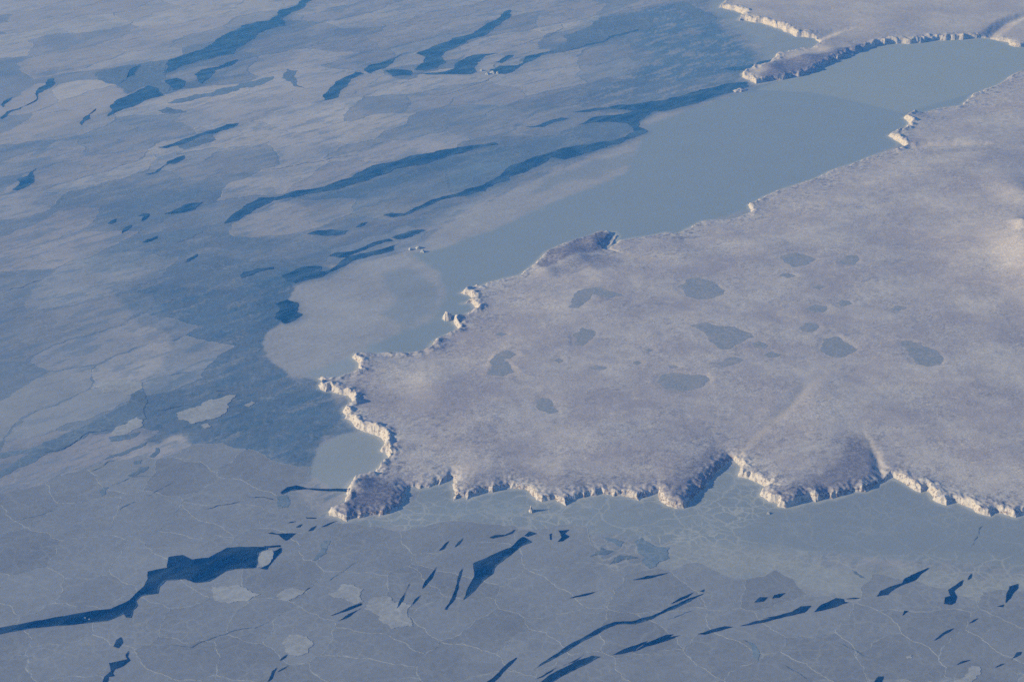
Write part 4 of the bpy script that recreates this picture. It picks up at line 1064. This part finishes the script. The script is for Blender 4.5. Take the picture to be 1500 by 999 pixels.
# ------------------------------------------------------------------ leads: open or thinly skinned water between the floes
def lead(kd, lb, p):
    o = sheet('open_water', p, M['water' if kd == 'w' else 'nilas'], 3.4, 0.045 if kd == 'w' else 0.11, None, None, None, 0, minlen=14.0)
    ring = np.array([v.co[:] for v in o.data.vertices]); zz = ring[0, 2]; ring = ring[:, :2]
    root = root_at('water_lead', ring.mean(0)); adopt(root, o)
    tag(root, lb, 'lead', 'dark leads of open water')
    area = abs(np.sum(ring[:, 0] * np.roll(ring[:, 1], -1) - np.roll(ring[:, 0], -1) * ring[:, 1])) / 2
    if area > 45000:
        tg = np.roll(ring, -1, 0) - np.roll(ring, 1, 0)
        tg /= np.hypot(tg[:, 0], tg[:, 1])[:, None] + 1e-9
        lee = np.clip((-tg[:, 1] * -0.7 + tg[:, 0] * 0.7) * 0.9 + 0.25, 0, 1)       # edges that face up the drift collect new ice
        width = 1.5 + (26 if kd == 'w' else 60) * lee * np.clip(0.3 + 1.5 * fbm(ring[:, 0] / 140, ring[:, 1] / 140, 4, 99, 0.65), 0, 1.3)
        r0, _, r1 = inset(ring, np.full(len(ring), 0.05), width); n = len(r0)
        if n > 0.55 * len(ring):
            me = bpy.data.meshes.new('thin_ice_margin')
            me.from_pydata([(q_[0], q_[1], zz + 0.12) for q_ in r0] + [(q_[0], q_[1], zz + 0.06) for q_ in r1], [], [(k, (k + 1) % n, (k + 1) % n + n, k + n) for k in range(n)])
            adopt(root, link('thin_ice_margin', me, M['margin']))
for kd, lb, p in LEADS: lead(kd, lb, p)

CRACKS = [
 ('y', 9, 'faint dark line on the smooth fast ice below the right cliffs', Z(1100,729,[(1190,265),(1230,200),(1258,130)])),
 ('w', 12, 'hair-thin dark crack left of the small square patch', [(362,728),(372,729),(385,728),(398,731),(404,733)]),
 ('w', 11, 'straight dark crack at lower left under the young ice', Z(0,500,[(1110,912),(1200,885),(1312,865)])),
 ('y', 13, 'faint grey crack winding right below the large lead', Z(0,729,[(890,800),(950,798),(1040,810),(1150,760),(1250,725),(1380,705),(1480,660)])),
 ('y', 10, 'thin grey crack at the lower left corner of the pale ice', Z(0,500,[(90,975),(200,945),(310,905)])),
 ('y', 12, 'grey crack trailing from the stepped patch', Z(0,500,[(590,785),(680,750),(745,730),(850,730)])),
 ('y', 12, 'bent grey crack left of the small blots', Z(0,500,[(480,712),(530,690),(580,655),(640,640)])),
 ('y', 16, 'grey crack below the upright patch', Z(0,500,[(640,915),(690,885),(735,868)])),
 ('y', 9, 'dashed grey crack right of the stepped patch', Z(0,500,[(790,845),(830,822),(870,800),(940,760)])),
 ('w', 13, 'dark seam along the grey band', Z(0,500,[(190,612),(260,600),(350,580),(440,520),(480,495),(610,475)])),
 ('y', 8, 'dashed thin crack above the kite-shaped floe', Z(370,729,[(395,460),(470,410),(520,375),(575,335)])),
 ('y', 10, 'thin grey crack under the two-pointed crack', Z(740,729,[(870,665),(950,635),(1030,605)])),
 ('y', 11, 'grey crack slanting across plates at right', Z(1100,729,[(470,780),(560,825),(650,870)])),
 ('y', 10, 'grey crack slanting to the bottom edge at right', Z(1100,729,[(180,905),(250,945),(310,985)])),
 ('w', 9, 'hair-thin crack in the dark young ice', Z(0,500,[(825,378),(930,362),(1000,345),(1055,352)])),
 ('w', 10, 'short black crack in the dark young ice', Z(0,500,[(1165,266),(1200,270),(1237,265)])),
 ('y', 14, 'thin curved crack at top centre', Z(740,0,[(0,275),(100,240),(230,200),(315,155),(300,125),(265,105)])),
 ('y', 14, 'thin crack across the pale central floe', Z(740,0,[(540,440),(660,430),(760,465)])),
 ('y', 14, 'thin refrozen line in the top-centre pack', Z(370,0,[(870,500),(1000,520),(1120,490),(1260,440),(1350,400)])),
 ('y', 18, 'long thin crack left of the very long curved lead', Z(370,0,[(0,925),(130,918),(260,890),(420,860),(560,845),(640,825)])),
 ('y', 14, 'thin meandering crack at the left edge', Z(0,250,[(0,668),(60,640),(120,635),(180,605),(260,585)])),
]
for kd, wd, lb, p in CRACKS:
    strip('ice_crack', p, wd * 1.15, M['water' if kd == 'w' else 'young'], 3.2, lb, 'crack', 'thin cracks in the ice')

# ------------------------------------------------------------------ the plates themselves, named after what lies beside them
FEAT = [(lb, gp(p).mean(0)) for lb, p in YOUNGS + PALES] + [(lb, gp(p).mean(0)) for _, lb, p in LEADS] + [(lb, gp(p).mean(0)) for _, _, lb, p in CRACKS]
used_labels = set()
def plate_label(c, what='flat grey ice plate'):
    for lb, q_ in sorted(FEAT, key=lambda f: math.hypot(*(f[1] - c))):
        dx, dy = c - q_
        side = ('right of' if dx > 0 else 'left of') if abs(dx) > abs(dy) * 0.8 else ('above' if dy > 0 else 'below')
        t = what + ' ' + side + ' the ' + lb
        if len(t.split()) <= 16 and t not in used_labels:
            used_labels.add(t); return t
nplate = 0
for i in np.where(sx_ > -120)[0]:
    cell = vor_cell(i)
    ring = []
    for k in range(len(cell)):
        ring += shared_edge(cell[k], cell[(k + 1) % len(cell)])[:-1]
    ring = np.array(ring); n = len(ring)
    if n < 6: continue
    w = 2.0 + 7.0 * np.clip(0.5 + fbm(ring[:, 0] / 130, ring[:, 1] / 130, 3, 90), 0, 1.3) ** 2
    z0 = 0.5 + 0.25 * rs.rand()
    ring, crest, inner = inset(ring, np.full(n, 0.3), w); n = len(ring)
    if n < 8: continue
    zc = z0 + 0.25 + 0.8 * np.clip(0.5 + fbm(ring[:, 0] / 40, ring[:, 1] / 40, 3, 91), 0, 1)
    fl = bpy.data.meshes.new('ice_plate')
    fl.from_pydata([(p[0], p[1], z0) for p in inner], [], [tuple(range(n))])
    fo = root_at('ice_floe', inner.mean(0)); adopt(fo, link('ice_plate', fl, M['floe']))
    tag(fo, plate_label(seeds[i]), 'ice floe', 'ice plates of the southern pack')
    rg = bpy.data.meshes.new('pressure_ridge')
    vv_ = [(p[0], p[1], z0 - 0.1) for p in ring] + [(p[0], p[1], zq) for p, zq in zip(crest, zc)] + [(p[0], p[1], z0 + 0.03) for p in inner]
    ff = []
    for k in range(n):
        k2 = (k + 1) % n
        ff.append((k, k2, k2 + n, k + n)); ff.append((k + n, k2 + n, k2 + 2 * n, k + 2 * n))
    rg.from_pydata(vv_, [], ff)
    adopt(fo, link('pressure_ridge', rg, M['ridge']))
    nplate += 1

# floes of the drifting pack further out: stretched along the drift, gaps of younger ice between them
CDT_, SDT_ = math.cos(R(44)), math.sin(R(44))
rs2 = np.random.RandomState(5)
sd = []
mnx, mxx = DRIFT.min(0) - 2500, DRIFT.max(0) + 2500
cen = (mnx + mxx) / 2; ext = np.hypot(*(mxx - mnx)) / 2
STR = 2.1                                   # floes are this much longer along the drift
na_ = int(2 * ext / 780)
for i in range(int(2 * ext / STR / 780) + 1):
    for j in range(na_ + 1):
        if rs2.rand() < 0.22: continue
        u_ = -ext / STR + i * 780 + rs2.uniform(-0.48, 0.48) * 780; v_ = -ext + j * 780 + rs2.uniform(-0.48, 0.48) * 780
        sd.append((u_, v_))
seeds = np.array(sd)
def to_world(uv):
    uv = np.asarray(uv); U_ = uv[:, 0] * STR; V_ = uv[:, 1]
    return np.stack([cen[0] + U_ * CDT_ - V_ * SDT_, cen[1] + U_ * SDT_ + V_ * CDT_], 1)
W_ = to_world(seeds)
inside = sdf(W_[:, 0], W_[:, 1], DRIFT)
lat_u, lat_v = us, vs
def field_at(X_, Y_):
    """ice type at a spot: nearest lattice vertex of the sea-ice sheet"""
    dep_ = X_ * 0 + (Y_ * CD + CAM_H * SD)
    pu = 750.0 + FPX * X_ / dep_
    pv = 499.5 - FPX * (Y_ * SD - CAM_H * CD) / dep_
    iu = int(np.clip(np.searchsorted(lat_u, pu), 0, len(lat_u) - 1)); iv = int(np.clip(np.searchsorted(lat_v, pv), 0, len(lat_v) - 1))
    k = iv * len(lat_u) + iu
    return alb_floe[k], cls[k], ld[k], pu, pv
ndrift = 0
SKIN = np.array([(820,60),(880,30),(1000,-20),(1140,60),(1120,110),(960,165),(850,175),(900,120),(960,80),(930,50)], float)
def lum_skip(a_, b_): return bool(sdf(np.array([a_]), np.array([b_]), SKIN)[0] > -12)
for i in np.where(inside > 60)[0]:
    cx, cy = W_[i]
    col, kc, lk, pu, pv = field_at(cx, cy)
    if pu > 770 and pv < 175 and lum_skip(pu, pv): continue
    if kc != 0 or lk > -150 or not (-25 < pu < 1525 and -10 < pv < 1010): continue
    lum = col.mean()
    if lum < 0.27: continue
    cell = to_world(vor_cell(i))
    ring = []
    for k in range(len(cell)):
        ring += shared_edge(cell[k], cell[(k + 1) % len(cell)])[:-1]
    ring = np.array(ring); n = len(ring)
    if n < 8: continue
    gap = np.clip(9 + 150 * (0.43 - lum) + 42 * fbm(ring[:, 0] / 420, ring[:, 1] / 420, 3, 95), 1.0, 55)
    w = 3.0 + 14.0 * np.clip(0.35 + fbm(ring[:, 0] / 170, ring[:, 1] / 170, 3, 90), 0, 1.2) ** 2
    ring, crest, inner = inset(ring, gap, w); n = len(ring)
    if n < 8: continue
    z0 = 0.6 + 0.2 * rs2.rand()
    fc = col * (1 + rs2.uniform(-0.12, 0.11)) * np.array((1, 1, 1 + rs2.uniform(-0.02, 0.02)))
    def paint(me, c_, nv_):
        a_ = me.attributes.new('albedo', 'FLOAT_COLOR', 'POINT')
        a_.data.foreach_set('color', np.tile(np.append(c_, 1.0).astype(np.float32), nv_))
        for an, vl in (('texture', 1.0), ('net', 0.3), ('fleck', 0.55)):
            q_ = me.attributes.new(an, 'FLOAT', 'POINT'); q_.data.foreach_set('value', np.full(nv_, vl, np.float32))
    lo_, hi_ = inner.min(0), inner.max(0)
    gx_, gy_ = np.meshgrid(np.arange(lo_[0], hi_[0], 42.0), np.arange(lo_[1], hi_[1], 85.0))
    gx_ = (gx_ + rs2.uniform(-12, 12, gx_.shape)).ravel(); gy_ = (gy_ + rs2.uniform(-25, 25, gy_.shape)).ravel()
    k_ = sdf(gx_, gy_, inner) > 14
    pts_ = [Vector((float(p[0]), float(p[1]))) for p in inner] + [Vector((float(a_), float(b_))) for a_, b_ in zip(gx_[k_], gy_[k_])]
    vo, _, fo_, *_ = delaunay_2d_cdt(pts_, [], [list(range(n))], 1, 0.01)
    va = np.array([(v.x, v.y) for v in vo])
    me = bpy.data.meshes.new('ice_plate')
    me.from_pydata([(v[0], v[1], z0) for v in va], [], [tuple(f) for f in fo_])
    dep_ = va[:, 1] * CD + CAM_H * SD
    iu = np.clip(np.searchsorted(lat_u, 750.0 + FPX * va[:, 0] / dep_), 0, len(lat_u) - 1); iv = np.clip(np.searchsorted(lat_v, 499.5 - FPX * (va[:, 1] * SD - CAM_H * CD) / dep_), 0, len(lat_v) - 1)
    kk = iv * len(lat_u) + iu
    tone = fc / col
    a_ = me.attributes.new('albedo', 'FLOAT_COLOR', 'POINT')
    a_.data.foreach_set('color', np.concatenate([(0.5 * alb_floe[kk] + 0.5 * col) * tone, np.ones((len(va), 1))], 1).astype(np.float32).ravel())
    for an, arr_ in (('texture', texa), ('net', neta), ('fleck', fleck)):
        q_ = me.attributes.new(an, 'FLOAT', 'POINT'); q_.data.foreach_set('value', arr_[kk].astype(np.float32))
    fo = root_at('ice_floe', inner.mean(0)); adopt(fo, link('ice_plate', me, M['drift']))
    tag(fo, plate_label(np.array((cx, cy)), 'pale drifting floe' if lum > 0.44 else 'grey drifting floe'), 'ice floe', 'floes of the drifting pack')
    me = bpy.data.meshes.new('pressure_ridge')
    zc = z0 + 0.2 + 0.9 * np.clip(0.5 + fbm(ring[:, 0] / 40, ring[:, 1] / 40, 2, 91), 0, 1)
    vv_ = [(p[0], p[1], z0 - 0.4) for p in ring] + [(p[0], p[1], zq) for p, zq in zip(crest, zc)] + [(p[0], p[1], z0 + 0.03) for p in inner]
    ff = []
    for k in range(n):
        k2 = (k + 1) % n
        ff.append((k, k2, k2 + n, k + n)); ff.append((k + n, k2 + n, k2 + 2 * n, k + 2 * n))
    me.from_pydata(vv_, [], ff); paint(me, fc * 1.13, 3 * n)
    adopt(fo, link('pressure_ridge', me, M['drift']))
    ndrift += 1
print('drift floes', ndrift)
print('plates', nplate)

# ------------------------------------------------------------------ frozen lakes
for (lb, p), w, lv in zip(LAKES, LAKE_W, LAKE_LV):
    rng = random.Random(len(lb) * 7)
    ring = fractal(w, 0.16, 10.0, rng)
    n = len(ring)
    a = sum(ring[i][0] * ring[(i + 1) % n][1] - ring[(i + 1) % n][0] * ring[i][1] for i in range(n))
    if a < 0: ring.reverse()
    me = bpy.data.meshes.new('frozen_lake')
    me.from_pydata([(p_[0], p_[1], lv + 1.0) for p_ in ring], [], [tuple(range(n))])
    tag(link('frozen_lake', me, M['lake']), lb, 'frozen lake', 'frozen lakes on the plateau')

# ------------------------------------------------------------------ rocks and ice blocks standing in the sea ice
def crag(name, px, sx_m, sy_m, h, seed, mat, label, cat, group=None, rotz=0.0, peak=1.6):
    """a craggy, irregular peak: a polar height mesh"""
    cx, cy = ground(px[0], px[1])
    vs_, fs = [(0, 0, h)], []
    nr, na = 9, 40
    for r in range(1, nr + 1):
        for k in range(na):
            a = 2 * math.pi * k / na
            t = r / nr
            q = 1 + 0.35 * float(gnoise(math.cos(a) * 1.3 + seed, math.sin(a) * 1.3, seed)) + 0.2 * float(gnoise(math.cos(a) * 3.1 + seed, math.sin(a) * 3.1, seed + 1))
            X_ = math.cos(a) * sx_m * t * q; Y_ = math.sin(a) * sy_m * t * q
            hh = h * (1 - t) ** (1 / peak) if t < 1 else -3
            hh *= 1 + 0.45 * float(gnoise(X_ / (sx_m * 0.35) + seed, Y_ / (sy_m * 0.35), seed + 2)) * (1 - abs(2 * t - 1))
            vs_.append((X_ * math.cos(rotz) - Y_ * math.sin(rotz), X_ * math.sin(rotz) + Y_ * math.cos(rotz), hh))
    for k in range(na): fs.append((0, 1 + k, 1 + (k + 1) % na))
    for r in range(nr - 1):
        for k in range(na):
            a0 = 1 + r * na + k; a1 = 1 + r * na + (k + 1) % na
            fs.append((a0, a0 + na, a1 + na, a1))
    me = bpy.data.meshes.new(name); me.from_pydata(vs_, [], fs)
    o = link(name, me, mat)
    o.location = (float(cx), float(cy), 0.5)
    return tag(o, label, cat, group)

crag('sea_stack', (778,749), 26, 34, 78, 3, M['land'], 'lone dark sea stack on the ice below the ribbed cliff', 'sea stack', peak=0.9)
crag('sea_stack', (655,467), 62, 80, 112, 5, M['land'], 'rounded cream sea stack beside the horned cliffs', 'sea stack', peak=1.9)
crag('rock_islet', (1084,133), 150, 90, 42, 9, M['land'], 'low rocky islet beside the tip of the far spit', 'islet', rotz=0.5)
crag('ice_block', (1126,752), 22, 26, 16, 14, M['pale'], 'small white ice block on the fast ice below the notch', 'ice block')
for k, (p, s, lb) in enumerate((((601,366), 26, 'small grounded ice block, leftmost of three in the strait'), ((613,364), 44, 'largest of three grounded ice blocks in the strait'), ((619,369), 34, 'lowest of three grounded ice blocks in the strait'))):
    crag('grounded_ice_block', p, s, s * 1.1, 36, 20 + k, M['pale'], lb, 'ice block', 'grounded ice blocks in the strait')
for k, (p, s, lb) in enumerate((((714,109), 40, 'tiny white iceberg, lower of the top-centre group'), ((722,107), 60, 'bright white iceberg, middle of the top-centre group'), ((729,108), 36, 'tiny white iceberg, right of the top-centre group'), ((706,104), 30, 'tiny white iceberg, left of the top-centre group'))):
    crag('iceberg', p, s, s * 1.2, 38, 30 + k, M['pale'], lb, 'iceberg', 'icebergs beside the top leads')
for k, (p, lb) in enumerate((((125,905), 'tiny white ice fragment afloat in the large dark lead'), ((131,907), 'bright ice fragment afloat in the large dark lead, right one'))):
    o = crag('ice_fragment', p, 9, 12, 5, 40 + k, M['pale'], lb, 'ice fragment', 'fragments in the large lead')
    o.location.z = 3.6

# ------------------------------------------------------------------ the hazy air
HAZE = 1.65e-5
bx = [(-149000, -59000, -60), (149000, -59000, -60), (149000, 139000, -60), (-149000, 139000, -60)]
S2 = 155000
v8 = [(-S2, -65000, -60), (S2, -65000, -60), (S2, 145000, -60), (-S2, 145000, -60), (-S2, -65000, 10400), (S2, -65000, 10400), (S2, 145000, 10400), (-S2, 145000, 10400)]
me = bpy.data.meshes.new('haze')
me.from_pydata(v8, [], [(3, 2, 1, 0), (4, 5, 6, 7), (0, 1, 5, 4), (1, 2, 6, 5), (2, 3, 7, 6), (3, 0, 4, 7)])
hm = bpy.data.materials.new('haze_air'); hm.use_nodes = True
ht = hm.node_tree; ht.nodes.clear()
ho = ht.nodes.new('ShaderNodeOutputMaterial'); hv = ht.nodes.new('ShaderNodeVolumePrincipled')
hv.inputs['Color'].default_value = (0.022, 0.25, 1.0, 1)
hv.inputs['Absorption Color'].default_value = (1, 1, 1, 1)   # clear air: scatters, does not absorb
hv.inputs['Density'].default_value = HAZE
hv.inputs['Anisotropy'].default_value = 0.1
ht.links.new(hv.outputs[0], ho.inputs['Volume'])
tag(link('haze', me, hm), 'thin blue haze filling the air over the ice', kind='stuff')
